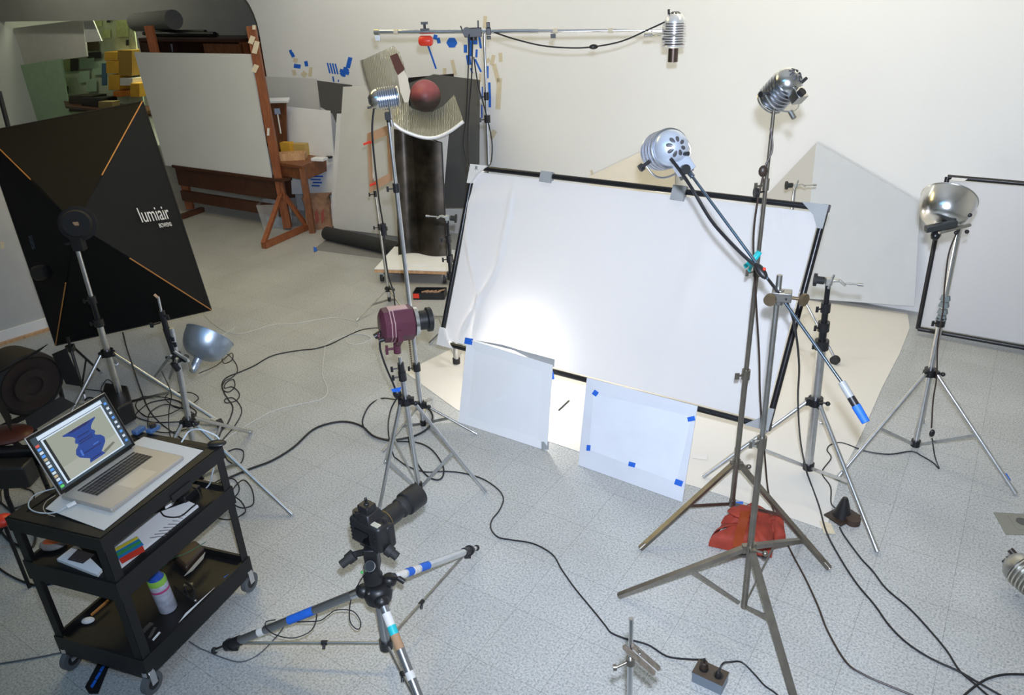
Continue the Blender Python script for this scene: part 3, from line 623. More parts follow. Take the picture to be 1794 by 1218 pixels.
# ------------------------------------------------------------------ ribbed lamps
finm = mat('lamp_fin_metal', (.66, .68, .72), .25, 1.0)
bluefin = mat('grey_blue_lamp_paint', (.62, .69, .80), .3, .6)
def ribbed_lamp(name, label, o, d, xd=None, s=1.0, ys=1.0, core=None, body=polished, fins=finm, snoot=False, nf=7, group=None, plate=False, cordz=True):
    t = thing(name, label, 'spotlight', group=group, M=frame_M(o, d, xd))
    S = lambda v: Vector(v) * s
    mb = MB(); mb.lathe((0, 0, -.045 * s), (0, 0, 1), [(.046 * s, 0), (.046 * s, .10 * s), (.050 * s, .104 * s), (.050 * s, .11 * s)], 32); obj('housing', mb, core or body, t, True)
    mb = MB()
    for k in range(nf):
        z = (-.04 + k * .085 / (nf - 1)) * s; mb.lathe((0, 0, z), (0, 0, 1), [(.047 * s, 0), (.062 * s, .0008 * s), (.062 * s, .0058 * s), (.047 * s, .0068 * s)], 32)
    obj('cooling_fins', mb, fins, t, True)
    mb = MB(); mb.lathe((0, 0, -.045 * s), (0, 0, -1), [(.056 * s * math.cos(a), .05 * s * math.sin(a)) for a in [k * math.pi / 2 / 8 for k in range(9)]], 32); rd = obj('rear_dome', mb, body, t, True)
    mb = MB()
    for k in range(8):
        a = k * math.pi / 4; r = .026; z = -.045 - .05 * math.sqrt(max(0, 1 - (r / .056) ** 2))
        c = S((r * math.cos(a) * .95, r * math.sin(a) * .95, z)); R = frame_M((0, 0, 0), Vector((math.cos(a) * .6, math.sin(a) * .6, -.8)), Vector((-math.sin(a), math.cos(a), 0))).to_3x3()
        mb.ball(c, .0120 * s, (.52, 1.25, .16), 12, R)
    obj('vent_petals', mb, mat('vent_shadow_metal', (.12, .12, .13), .5, .6), rd, True)
    mb = MB(); mb.lathe((0, 0, .062 * s), (0, 0, 1), [(.058 * s, 0), (.060 * s, .006 * s), (.054 * s, .012 * s), (.050 * s, .006 * s)], 32, cap=False); mb.lathe((0, 0, .060 * s), (0, 0, 1), [(.001, 0), (.051 * s, 0), (.051 * s, .004 * s), (.001, .006 * s)], 32); obj('front_ring', mb, body, t, True)
    mb = MB(); P = []
    for k in range(13):
        a = math.pi * (k / 12.0); P.append(S((.078 * math.cos(a), 0, .01 - .0 + 0)) if k in (0, 12) else S((.078 * math.cos(a), -.115 * ys * math.sin(a) ** .6, .01)))
    mb.tube(P, .0032 * s, 8, 3); obj('yoke', mb, alu, t, True)
    mb = MB(); mb.cyl(S((.06, 0, .01)), S((.088, 0, .01)), .006 * s); mb.cyl(S((.086, 0, .01)), S((.10, 0, .01)), .012 * s, n=8); obj('tilt_knob', mb, blk, t, True)
    mb = MB(); mb.cyl(S((0, -.115 * ys, .01)), S((0, -.155 * ys, .01)), .010 * s); obj('stand_socket', mb, oldalu, t, True)
    if plate:
        mb = MB(); mb.box(S((0, -.066, -.05)), S((.05, .05, .045))); obj('terminal_box', mb, body, t, True, bevel=.003)
        mb = MB(); mb.cyl(S((.012, -.075, -.072)), S((.012, -.075, -.088)), .015 * s, n=20); obj('switch_knob', mb, blk, t, True)
    mb = MB(); mb.cyl(S((-.012, -.035, -.085)), S((-.012, -.037, -.11)), .006 * s); obj('cable_gland', mb, blk, t, True)
    if snoot: mb = MB(); mb.lathe((0, 0, .07 * s), (0, 0, 1), [(.026 * s, 0), (.026 * s, .075 * s), (.024 * s, .075 * s), (.024 * s, 0)], 24, cap=False); mb.cyl((0, 0, .066 * s), (0, 0, .072 * s), .05 * s); obj('snoot', mb, mat('bronze_snoot', (.16, .12, .10), .35, .9), t, True)
    return t
# boom end lamp (points down)
o = be1 + bx * .060 + Z * -.01
ribbed_lamp('spotlight', 'ribbed chrome spotlight with a snoot hanging at the right end of the boom', o, (0, 0, -1), (0, 1, 0), 1.12, snoot=True, nf=8, body=mat('bright_lamp_metal', (.86, .86, .85), .28, .5), fins=mat('bright_lamp_metal', (.86, .86, .85), .28, .5), core=mat('brown_grey_core', (.30, .27, .25), .35, .7))
mb = MB(); mb.cyl(be1, be1 + bx * .03, .006); mb.cyl(be1 + bx * .005, be1 + bx * .005 - Z * .04, .005); mb.cyl(be1 + bx * .005 - Z * .036, be1 + bx * .005 - Z * .05, .012); obj('tip_knob', mb, blk, boomst) if False else obj('tip_knob', mb, blk, boomroot)
# lamp on tall chrome stand
p = T.copy() if False else tallat(tallat(1.0).z and zat(U(742, 748), ztop(U(742, 748), 681, 212), 214))
o = D(676, 172, p.y - .02)
ribbed_lamp('spotlight', 'ribbed chrome spotlight with bluish fins on top of the tall chrome stand', o, (.97, .18, .06), (0, 0.9, 0), 0.88, fins=finm, core=mat('dark_blue_lamp_core', (.16, .22, .32), .35, .6), nf=8)
mb = MB(); mb.cyl(p, D(680, 196, p.y), .012); mb.box(D(680, 203, p.y), (.03, .03, .035)); obj('lamp_clamp', mb, blk, tall)
# lamp on the very tall steel stand
o = D(1368, 158, T12.y + .01)
ribbed_lamp('spotlight', 'ribbed chrome spotlight seen from behind at the top of the tallest steel stand', o, (.12, .80, -.10) if False else Vector((-.34, .62, -.70)), None, .98, nf=6, ys=.8, plate=True)
# lamp on the slanting boom of the front stand
PB0 = D(1204, 297, B13.y + .42); PBm = D(1366, 517, B13.y + .04); 
PB1 = PBm + (PBm - PB0) * .62
PB1 = D(1476, 672, (PBm + (PBm - PB0) * .65).y); PB2 = D(1502, 715, PB1.y - .06)
t = thing('tilted_boom', 'thin steel boom slanting down through the clamp to a handle wrapped in blue tape', 'boom arm', PBm)
mb = MB(); mb.cyl(PB0, PBm, .0055, n=12); mb.cyl(PBm, PB1, .0055, n=12); obj('boom_tube', mb, mat('blue_grey_steel', (.30, .36, .44), .25, 1.0), t)
dd = (PB2 - PB1).normalized()
mb = MB(); mb.cyl(PB1 - dd * .005, PB1 + dd * .05, .012, n=16); obj('handle_wrap', mb, greyt, t)
mb = MB(); mb.cyl(PB1 + dd * .05, PB1 + dd * .085, .0125, n=16); obj('handle_wrap', mb, blk, t)
mb = MB(); mb.cyl(PB1 + dd * .08, PB1 + dd * .14, .0145, .013, n=16); obj('handle_wrap', mb, bluet, t, label='blue taped handle end')
mb = MB(); e = (PB0 - PBm).normalized(); mb.cyl(PB0 - e * .035, PB0 + e * .01, .010); mb.box(PB0 + Vector((.012, -.01, .006)), (.014, .014, .014)); obj('tube_end_fitting', mb, mat('blue_grey_steel', (.3, .36, .44), .25, 1.0), t)
o = D(1166, 262, PB0.y + .03)
ribbed_lamp('spotlight', 'blue-grey spotlight at the upper end of the slanting boom, showing its vented rear dome', o, Vector((-.15, .93, -.28)), Vector((-.80, 0, -.55)), 1.15, ys=.72, body=bluefin, nf=4, plate=True)
# clamp block on front stand
p = PBm; t = thing('boom_clamp', 'old metal swivel clamp on top of the nearest steel stand', 'clamp', p)
mb = MB(); mb.box(p + Vector((.005, -.005, 0)), (.065, .045, .034), Matrix.Rotation(-.35, 3, 'Z')); mb.cyl(p + Vector((0, 0, -.035)), p + Vector((0, 0, .02)), .014); obj('clamp_block', mb, mat('grey_cast_metal', (.34, .33, .31), .35, .9), t, bevel=.003)
mb = MB(); mb.cyl(p + Vector((-.04, -.03, 0)), p + Vector((-.05, -.045, 0)), .02, n=24); mb.cyl(p + Vector((-.02, -.01, 0)), p + Vector((-.05, -.045, 0)), .005); obj('round_knob', mb, bronze, t)
mb = MB(); mb.cyl(p + Vector((.03, 0, -.01)), p + Vector((.075, -.01, -.015)), .006); mb.cyl(p + Vector((.075, -.01, -.015)), p + Vector((.082, -.02, -.015)), .022, n=24); obj('round_knob', mb, bronze, t)
# in-line switch on the slanting boom
p = D(1333, 475, PBm.y + .07); mb = MB(); mb.ball(p, .026, (.62, .55, 1.35), 16, frame_M((0, 0, 0), PB0 - PBm).to_3x3()); sw = solo('cord_switch', mb, blk, 'black in-line cord switch with a small red light on the slanting boom', 'cord switch')
mb = MB(); mb.ball(p + Vector((.006, -.014, .012)), .006); obj('indicator', mb, red, sw)
# teal clip
t = thing('spring_clip', 'small teal plastic clip on the tall steel stand', 'clip', D(1325, 452, B12.y - .03))
mb = MB(); mb.bar(D(1331, 441, B12.y - .03), D(1318, 458, B12.y - .04), .022, .016); obj('clip_body', mb, teal, t, bevel=.003)
mb = MB(); mb.bar(D(1318, 456, B12.y - .04), D(1304, 468, B12.y - .05), .006, .018); mb.bar(D(1320, 458, B12.y - .03), D(1312, 476, B12.y - .05), .006, .018); obj('clip_handle', mb, teal, t)
# plug block on the tall steel stand
p = D(1337, 300, T12.y - .03); mb = MB(); mb.ball(p, .021, (.9, .7, 1.1), 12); solo('cord_connector', mb, cabb, 'dark cord connector hanging against the tallest steel stand', 'connector')
# half lamp at lower right edge
o = U(1806, 1012, .10)
ribbed_lamp('spotlight', 'ribbed spotlight lying on the floor at the right edge, half out of frame', o, Vector((.25, -.65, -.1)), Vector((.7, .2, .6)), 1.15, body=oldalu, nf=7, fins=mat('cream_fin_metal', (.62, .60, .52), .35, .8))
p = U(1778, 972, .1); mb = MB(); mb.cyl(p, p + Vector((-.012, .02, .012)), .013, n=16); mb.cyl(p, U(1790, 990, .1), .006); obj('rear_knob', mb, cabb, bpy.data.objects['spotlight.004'])

# maroon fresnel
o = D(697, 567, T5.y); fd = Vector((.93, .34, -.05)).normalized()
M = frame_M(o, fd, fd.cross(Z) * -1)
t = thing('fresnel_spotlight', 'maroon fresnel spotlight on the silver stand beside the big frame', 'spotlight', M=M)
def ring8(r, z, sx=1.0, sy=1.0, cut=.42):
    P = []
    for a, b in ((1, cut), (cut, 1), (-cut, 1), (-1, cut), (-1, -cut), (-cut, -1), (cut, -1), (1, -cut)): P.append(Vector((a * r * sx, b * r * sy, z)))
    return P
mb = MB(); mb._loft([ring8(.055, -.085), ring8(.075, -.07), ring8(.078, -.01), ring8(.078, .065), ring8(.066, .07)]); obj('housing', mb, purple, t, True)
mb = MB()
for z in (-.045, -.030): mb._loft([ring8(.0785, z), ring8(.0795, z), ring8(.0795, z + .004), ring8(.0785, z + .004)], cap=False)
mb.box((0, .079, .0), (.05, .004, .09)); obj('trim_strip', mb, mat('worn_pink_metal', (.62, .42, .42), .35, .5), t, True)
mb = MB(); mb.lathe((0, 0, .068), (0, 0, 1), [(.060, 0), (.072, .006), (.072, .022), (.066, .026), (.058, .022), (.058, 0)], 32, cap=False); obj('lens_ring', mb, polished, t, True)
mb = MB(); mb.lathe((0, -.0, .085), (0, 0, 1), [(.001, 0), (.045, 0), (.047, .05), (.058, .055), (.058, .075), (.048, .08), (.044, .08), (.042, .01), (.001, .008)], 28, cap=False); obj('snoot', mb, blk, t, True)
mb = MB()
for sx in (-1, 1): mb.bar((sx * .085, 0, -.01), (sx * .085, -.055, -.01), .006, .022, up=(0, 0, 1)); mb.bar((sx * .085, -.055, -.01), (sx * .02, -.105, -.01), .006, .022, up=(0, 0, 1))
mb.cyl((0, -.10, -.01), (0, -.15, -.01), .018); obj('yoke', mb, purple, t, True)
mb = MB(); mb.cyl((0, -.125, -.01), (-.0, -.125, -.055), .006); mb.bar((-.0, -.105, -.06), (0, -.15, -.06), .012, .012); mb.cyl((0, -.05, -.09), (0, -.05, -.10), .014); obj('clamp_knob', mb, purple, t, True)
mb = MB(); mb.cyl((.02, -.045, -.08), (.02, -.06, -.11), .014); mb.cyl((-.03, -.055, -.07), (-.03, -.06, -.10), .011); obj('cable_gland', mb, blk, t, True)

# bowl reflectors
def bowl(name, label, neck, rim_c, r, m, group=None):
    ax = (Vector(rim_c) - Vector(neck)); H = ax.length
    t = thing(name, label, 'reflector lamp', M=frame_M(neck, ax))
    prof = [(.020, 0), (.022, H * .14), (.034, H * .20)] + [(.034 + (r - .034) * math.sin(a) ** .8, H * (.20 + .80 * (1 - math.cos(a)))) for a in [math.pi / 2 * k / 10 for k in range(1, 11)]]
    inner = [(max(x - .0015, .001), z) for x, z in reversed(prof)]
    mb = MB(); mb.lathe((0, 0, 0), (0, 0, 1), prof + [(r + .003, H), (r + .003, H + .003), (r - .002, H + .002)] + inner, 48, cap=False); obj('bowl', mb, m, t, True)
    mb = MB(); mb.lathe((0, 0, .01), (0, 0, -1), [(.019, 0), (.021, .02), (.021, .045), (.016, .06), (.008, .065)], 20); obj('lamp_socket', mb, m if m is not polished else blkm, t, True)
    mb = MB(); mb.ball((0, 0, H * .45), .028, (1, 1, 1.2)); obj('bulb', mb, mat('frosted_glass', (.85, .85, .82), .25), t, True)
    return t
yb = B15.y - .10
bwl = bowl('bowl_lamp', 'large polished bowl reflector opening upward on the right stand', D(1643, 402, yb), D(1663, 349, yb + .10), .120, polished)
t = thing('bar_clamp', 'dark flat bar clamp gripping the polished bowl to the right stand', 'clamp', D(1655, 397, yb))
mb = MB(); mb.bar(D(1621, 402, yb - .02), D(1676, 391, yb - .03), .030, .03); obj('clamp_arm', mb, mat('dark_grey_metal', (.06, .065, .065), .4, .5), t, bevel=.004)
mb = MB(); mb.bar(D(1645, 408, yb - .05), D(1700, 394, yb - .02), .014, .012); obj('clamp_jaw', mb, oldalu, t, bevel=.002)
mb = MB()
for px, py in ((1679, 381), (1694, 406), (1675, 408), (1699, 377)): mb.ball(D(px, py, yb - .02), .010, n=10)
mb.cyl(D(1693, 368, yb), D(1676, 410, yb), .007); mb.box(D(1694, 360, yb), (.03, .03, .03)); obj('clamp_knob', mb, blk, t)
mb = MB(); mb.cyl(T15, D(1697, 330, B15.y), .006); mb.cyl(D(1694, 362, B15.y), D(1695, 345, B15.y), .013); mb.box(D(1705, 357, B15.y - .02), (.04, .02, .02)); obj('top_spigot', mb, alu, st15)
yb7 = B7.y + .16
bwl2 = bowl('bowl_lamp', 'blue-grey bowl reflector held by the clamp at the left, opening upward', D(344, 636, yb7), D(368, 588, yb7 + .11), .125, mat('blue_grey_aluminium', (.36, .42, .50), .38, .85, var=.12, scale=18))
t = thing('spring_clamp', 'dull grey spring clamp holding the blue-grey bowl to its stand', 'clamp', D(305, 638, B7.y - .03))
for (a, b, w) in (((300, 622), (272, 660), .014), ((310, 628), (298, 664), .016), ((305, 615), (330, 632), .014), ((330, 632), (336, 650), .012)):
    mb = MB(); mb.bar(D(*a, B7.y - .035), D(*b, B7.y - (.02 if a[0] < 320 else -.08)), w, .014); obj('clamp_arm', mb, oldalu, t, bevel=.002)
mb = MB(); mb.cyl(D(322, 632, B7.y), D(327, 624, B7.y), .014); mb.cyl(D(303, 636, B7.y - .04), D(312, 648, B7.y - .03), .015); obj('clamp_pivot', mb, blkm, t)

# black lamp lying dark at far left
o = D(38, 665, 3.5); dl = Vector((.80, -.50, -.12))
t = thing('studio_lamp', 'big black studio lamp in the dark at the left edge', 'spotlight', M=frame_M(o, dl, dl.cross(Z)))
bl2 = mat('dark_brown_metal', (.007, .006, .005), .75, .0, var=.3)
mb = MB(); mb.lathe((0, 0, -.16), (0, 0, 1), [(.10, 0), (.15, .05), (.16, .12), (.17, .20), (.17, .24), (.155, .25), (.15, .24)], 36); obj('housing', mb, bl2, t, True)
mb = MB(); mb.lathe((0, 0, .082), (0, 0, 1), [(.001, .0), (.05, .005), (.052, .02), (.09, .02), (.092, .0), (.145, .002)], 32, cap=False); obj('front_plate', mb, mat('rusty_metal', (.018, .009, .007), .8, .0, var=.4), t, True)
for a in range(4):
    an = a * math.pi / 2 + .15; c, s_ = math.cos(an), math.sin(an); mb = MB(); R = Matrix.Rotation(an, 3, 'Z')
    mb.slab([R @ Vector((.15, -.10, .09)), R @ Vector((.15, .10, .09)), R @ Vector((.20, .13, .15)), R @ Vector((.20, -.13, .15))], .003); obj('barn_door', mb, bl2, t, True)
mb = MB(); mb.bar((-.19, 0, -.04), (-.19, .24, -.04), .01, .03); mb.bar((.19, 0, -.04), (.19, .24, -.04), .01, .03); mb.bar((-.19, .24, -.04), (.19, .24, -.04), .03, .01); obj('yoke', mb, bl2, t, True)
mb = MB(); mb.cyl((0, .24, -.04), (0, .24 + max(.05, o.z - .26), -.04), .02); obj('stand_post', mb, bl2, t, True)
mb = MB(); b0 = U(57, 770, .0); 

# ------------------------------------------------------------------ softbox
S0, S1, S2, S3 = Vector((-3.206, 4.855, .2)), Vector((-2.155, 5.065, .333)), Vector((-2.54, 5.631, 1.713)), Vector((-3.59, 5.42, 1.58))
sn = (S1 - S0).cross(S3 - S0).normalized(); sn = sn if sn.dot(CAM - S0) > 0 else -sn
head = D(137, 392, B6.y + .05)
t = thing('softbox', 'huge black softbox seen from behind at the left with orange piped seams', 'softbox', S0)
qs = [S0, S1, S2, S3]; cen = sum(qs, Vector()) / 4
h0 = [head + (q - cen) * .09 for q in qs]
names = ['bottom', 'right', 'top', 'left']
for i in range(4):
    a, b = qs[i], qs[(i + 1) % 4]; ha, hb = h0[i], h0[(i + 1) % 4]
    def fnc(u, v, a=a, b=b, ha=ha, hb=hb):
        p = (a * (1 - u) + b * u) * (1 - v) + (ha * (1 - u) + hb * u) * v
        ce = (a + b + ha + hb) / 4; inw = (cen * .5 + head * .5 - ce).normalized()
        bow = 4 * v * (1 - v) * .008 + 16 * u * (1 - u) * (1 - v) * v * .008
        return p + inw * bow
    mb = MB(); mb.grid(fnc, 20, 20, .002); pn = obj('side_panel', mb, fabric2 if i == 1 else fabric, t)
    if i == 1: rpan, rf_ = pn, fnc
    if i == 3: lpan, lf_ = pn, fnc
for i in range(4):
    a, h_ = qs[i], h0[i]; P = []
    for k in range(9):
        v = k / 8 * (.62 if i in (0, 3) else .72); p = a * (1 - v) + h_ * v; ce = (cen + head) / 2
        P.append(p + (ce - p).normalized() * (4 * v * (1 - v) * .004) + sn * .006)
    mb = MB(); mb.tube(P, .0042, 6, 3); obj('seam_piping', mb, orange, t)
mb = MB()
for i in range(4): mb.cyl(qs[i], qs[(i + 1) % 4], .006, n=8)
obj('front_rim', mb, fabric, t)
mb = MB(); mb.slab([cen + (q - cen) * .985 - sn * .015 for q in qs], sn * .002); obj('front_diffuser', mb, mat('softbox_diffuser', (.75, .75, .73), .8), t)
p0 = rf_(.52, .5); 
nR = (rf_(.6, .5) - rf_(.4, .5)).cross(rf_(.5, .6) - rf_(.5, .4)).normalized(); nR = nR if nR.dot(CAM - p0) > 0 else -nR
def onR(px, py): return PL(px, py, p0 + nR * .022, nR)
a, b, c = onR(248, 390), onR(300, 383), onR(246, 366)
wl = (b - a).length
text_obj('logo_text', 'lumiair', a, b - a, c - a, wl / 2.75, mat('white_print', (.75, .75, .76), .6), t)
a2 = onR(280, 399); text_obj('logo_text', 'BOWENS', a2, b - a, c - a, wl / 9.5, mat('white_print', (.75, .75, .76), .6), t)
p0 = lf_(.5, .5); nL = (lf_(.6, .5) - lf_(.4, .5)).cross(lf_(.5, .6) - lf_(.5, .4)).normalized(); nL = nL if nL.dot(CAM - p0) > 0 else -nL
def onL(px, py): return PL(px, py, p0 + nL * .03, nL)
a, b, c = onL(56, 437), onL(68, 434), onL(53, 412)
text_obj('logo_text', 'BI', a, b - a, c - a, (c - a).length * 1.15, mat('blue_print', (.03, .06, .09), .6), t)
# strobe head
t = thing('strobe_head', 'black round strobe head joining the softbox to its stand', 'strobe', head)
hd = (head - cen).normalized()
mb = MB(); mb.lathe(head - hd * .12, hd, [(.085, 0), (.09, .06), (.078, .10), (.078, .20), (.07, .215)], 32); obj('lamp_body', mb, fabric, t)
mb = MB(); mb.lathe(head + hd * .0, hd, [(.095, 0), (.10, .01), (.10, .03), (.09, .035)], 32); obj('mount_ring', mb, fabric, t)
mb = MB(); mb.box(D(137, 425, B6.y), (.06, .05, .09)); mb.cyl(D(128, 425, B6.y), D(115, 428, B6.y - .05), .009); obj('tilt_bracket', mb, blk, t)
mb = MB(); mb.box(head + hd * .098, (.03, .004, .02)); obj('rating_plate', mb, card, t)
mb = MB(); mb.lathe(D(72, 478, 4.6), (1, -.2, .2), [(.02, -.05), (.045, -.04), (.05, 0), (.04, .05), (.02, .06)], 20); solo('black_knob', mb, blk, 'small black knob showing at the left edge of the softbox', 'side_knob')  # plain round knob at the softbox edge

# white partition at far left
PA, PB_ = U(-120, 640, 0), U(92, 574, 0); PA.z = PB_.z = 0
dw = (PB_ - PA).normalized(); nw = Vector((dw.y, -dw.x, 0))
mb = MB(); mb.slab([PA, PB_ + dw * .45, PB_ + dw * .45 + Z * 1.35, PA + Z * 1.35], nw * -.03); t = solo('partition_panel', mb, mat('grey_partition_paint', (.50, .50, .50), .6, var=.04), 'grey-white partition panel behind the softbox at the far left', 'partition')
mb = MB(); mb.slab([PA + nw * .001, PB_ + dw * .45 + nw * .001, PB_ + dw * .45 + Z * .10 + nw * .001, PA + Z * .10 + nw * .001], nw * .02); obj('base_rail', mb, paperw, t, bevel=.003)
mb = MB(); mb.slab([PA + nw * .022, PB_ + dw * .45 + nw * .022, PB_ + dw * .45 + Z * .02 + nw * .022, PA + Z * .02 + nw * .022], nw * .03); obj('wooden_edge', mb, lightw, t)
pn = nw
for x, y, w, h in ((55, 455, 14, 12), (4, 430, 7, 12)):
    P = [PL(x + dx * w / 2, y + dy * h / 2, PA + nw * .002, nw) for dx, dy in ((-1, -1), (1, -1), (1, 1), (-1, 1))]
    mb = MB(); mb.slab(P, nw * .001); solo('tan_tape', mb, tant, 'tan tape patch on the far left partition %s' % ('next to the softbox edge' if x > 30 else 'at the photo edge'), 'tape')
mb = MB(); mb.cyl(D(-2, 160, 6.2), D(16, 228, 6.2), .018); mb.cyl(D(16, 228, 6.2), D(60, 420, 6.2), .018); mb.cyl(D(60, 420, 6.2), Vector((D(60, 420, 6.2).x, 6.2, .01)), .018); solo('black_pole', mb, blk, 'black pole behind the top left of the softbox', 'pole')

# ------------------------------------------------------------------ easel with white board
EB = U(505, 402); EB.z = 0
A0, A1 = Vector((-3.96, 9.0, .58)), Vector((-2.47, 8.05, .575)) 
def epost(px, py): return D(px, py, EB.y)
t = thing('easel', 'tall red-brown wooden easel holding the large white drawing board', 'easel', EB)
mb = MB(); mb.bar(EB + Z * .02, D(440, 46, EB.y), .085, .06); obj('front_post', mb, easelw, t)
ez = Vector((-.84, .54, 0))
EL = EB + ez * 1.75
EL2 = EL - Vector((-ez.y, ez.x, 0)) * (.06 if Vector((-ez.y, ez.x, 0)).dot(CAM - EB) > 0 else -.06)
mb = MB(); mb.bar(EL2 + Z * .02, EL2 + Z * 2.08, .085, .06); obj('rear_post', mb, easelw, t)
fa, fb = U(462, 431, .03), U(537, 398, .03)
mb = MB(); mb.bar(fa, fb, .06, .055); obj('foot_beam', mb, easelw, t)
mb = MB(); mb.bar(fa + Z * .02, EB + Z * .42, .045, .035); mb.bar(fb + Z * .02, EB + Z * .42, .045, .035); obj('foot_brace', mb, easelw, t)
mb = MB(); mb.bar(fa + ez * 1.75, fb + ez * 1.75, .06, .055); obj('foot_beam', mb, darkw, t)
mb = MB(); mb.bar(EB + Z * .45 + ez * -.02, EL + Z * .45, .05, .24); obj('tray_beam', mb, darkw, t)
mb = MB(); mb.bar(EB + Z * .56 - ez * .10, EL + Z * .56, .12, .03); obj('board_tray', mb, darkw, t)
mb = MB(); mb.bar(EB + Z * .20 , EL + Z * .20, .05, .12); obj('lower_beam', mb, darkw, t)
wbn = Vector((-ez.y, ez.x, 0)); wbn = wbn if wbn.dot(CAM - EB) > 0 else -wbn
wpp = EB + wbn * .045
def wbp(px, py): return PL(px, py, wpp, wbn)
q = [wbp(290, 290), wbp(475, 313), wbp(438, 95), wbp(235, 92)]
mb = MB(); mb.slab(q, wbn * -.02); solo('drawing_board', mb, mat('board_laminate', (.84, .86, .86), .5, var=.02, scale=3), 'large blank grey-white drawing board standing on the wooden easel', 'drawing board')
for x, y, w, h, a in ((441, 70, 9, 14, 20), (448, 83, 9, 22, 15), (447, 120, 9, 14, 25), (445, 48, 6, 8, 0), (470, 231, 4, 13, 3)):
    P = []; an = math.radians(a)
    for dx, dy in ((-w / 2, -h / 2), (w / 2, -h / 2), (w / 2, h / 2), (-w / 2, h / 2)):
        P.append(D(x + dx * math.cos(an) - dy * math.sin(an), y + dx * math.sin(an) + dy * math.cos(an), EB.y - .045))
    mb = MB(); mb.slab(P, Vector((0, -.001, 0))); solo('tan_tape', mb, tant if y < 200 else whitet, {70: 'left edge tape scrap near the top of the easel post', 83: 'longest tan tape scrap on the easel post', 120: 'lowest tan tape scrap on the easel post', 48: 'tape scrap on the very top of the easel post', 231: 'white tape scrap halfway down the easel post'}[y], 'tape')
# ------------------------------------------------------------------ cabinet and clutter in the alcove
def asl(name, pix, off, th, m, label, cat, group=None, root=None):
    mb = MB(); mb.slab([W(x, y, off) for x, y in pix], NW * th)
    return obj(name, mb, m, root) if root else solo(name, mb, m, label, cat, group)
cz = W(330, 55, -.75).z
c0, c1 = W(240, 60, -.75), W(418, 52, -.75)
t = thing('cabinet', 'dark brown wooden cabinet in the dark alcove behind the drawing board', 'cabinet', Vector((c0.x, c0.y, 0)))
c0.z = c1.z = 0; top = 1.83
dk = NW * .6
mb = MB(); mb.slab([c0 + Z * (top - .04), c1 + Z * (top - .04), c1 + dk + Z * (top - .04), c0 + dk + Z * (top - .04)], Z * .04); obj('cabinet_top', mb, darkw, t)
for a in (c0, c1): mb = MB(); mb.slab([a, a + dk, a + dk + Z * (top - .04), a + Z * (top - .04)], E1 * (.04 if a is c0 else -.04)); obj('side_panel', mb, easelw if a is c1 else darkw, t)
mb = MB(); mb.slab([c0 + dk * .95, c1 + dk * .95, c1 + dk * .95 + Z * (top - .04), c0 + dk * .95 + Z * (top - .04)], NW * .02); obj('back_panel', mb, darkw, t)
cm = c0 * .45 + c1 * .55; wdt = (c1 - c0)
for a, b in ((c0, c0 * .82 + c1 * .18), (c0 * .35 + c1 * .65, c1)):
    mb = MB(); mb.slab([a + Z * .1, b + Z * .1, b + Z * (top - .06), a + Z * (top - .06)], NW * .02); obj('cabinet_door', mb, darkw if a is c0 else tablew, t)
mb = MB(); mb.slab([c0 + Z * .9, c1 + Z * .9, c1 + dk + Z * .9, c0 + dk + Z * .9], Z * .03); obj('shelf', mb, darkw, t)
c2 = c1 + E1 * .42
mb = MB(); mb.slab([c0 + Z * .14, c2 + Z * .14, c2 + Z * .95, c0 + Z * .95], NW * .55); obj('cabinet_base', mb, mat('very_dark_wood', (.028, .012, .008), .5, var=.2), t)
for a in (c0, (c0 + c2) / 2, c2 - E1 * .07): mb = MB(); mb.slab([a, a + E1 * .07, a + E1 * .07 + Z * .14, a + Z * .14], NW * .07); obj('foot', mb, darkw, t)
asl('paper_note', [(277, 77), (302, 77), (303, 91), (277, 91)], -.72 - .5, .001, paperw, 'pale paper note pinned in the dark cabinet above the drawing board', 'note')
cylp = [((262, 47), (372, 36), .035), ((270, 40), (355, 30), .03), ((285, 51), (378, 44), .022), ((250, 51), (330, 46), .028)]
for k, (a, b, r) in enumerate(cylp):
    A_, B_ = W(*a, -1.0 - .07 * k), W(*b, -1.0 - .07 * k); zz = top + r + (.03 if k == 1 else 0); A_.z = B_.z = zz
    mb = MB(); mb.cyl(A_, B_, r, n=14); solo('tripod_tube', mb, [blk, blk, oldalu, blk][k], ['black tube bundle on the cabinet', 'black tube bundle on the cabinet', 'grey metal tube on the front edge of the cabinet', 'black tube bundle on the cabinet'][k], 'tube', 'black tubes on the cabinet' if k != 2 else None)
A_, B_ = W(268, 20, -1.15), W(312, 14, -1.15); A_.z = B_.z = top + .24
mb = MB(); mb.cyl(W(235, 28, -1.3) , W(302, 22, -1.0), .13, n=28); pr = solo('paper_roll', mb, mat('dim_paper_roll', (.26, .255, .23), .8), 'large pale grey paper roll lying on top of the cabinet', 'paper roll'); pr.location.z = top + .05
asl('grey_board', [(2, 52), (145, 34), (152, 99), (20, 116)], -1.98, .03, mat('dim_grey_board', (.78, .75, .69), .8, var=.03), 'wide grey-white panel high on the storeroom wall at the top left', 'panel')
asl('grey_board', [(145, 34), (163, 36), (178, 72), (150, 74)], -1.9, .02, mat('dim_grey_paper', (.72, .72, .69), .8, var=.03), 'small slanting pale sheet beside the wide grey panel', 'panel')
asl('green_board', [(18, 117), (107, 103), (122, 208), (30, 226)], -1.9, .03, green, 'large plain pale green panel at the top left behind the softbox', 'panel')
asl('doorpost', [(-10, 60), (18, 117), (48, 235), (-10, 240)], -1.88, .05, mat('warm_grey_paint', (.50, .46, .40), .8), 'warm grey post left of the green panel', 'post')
asl('pinboard', [(107, 103), (160, 30), (232, 27), (252, 185), (122, 208)], -2.2, .02, mat('dim_green_wall', (.55, .62, .42), .8, var=.1), 'green wall area with pinned papers behind the yellow boxes', 'pinboard')
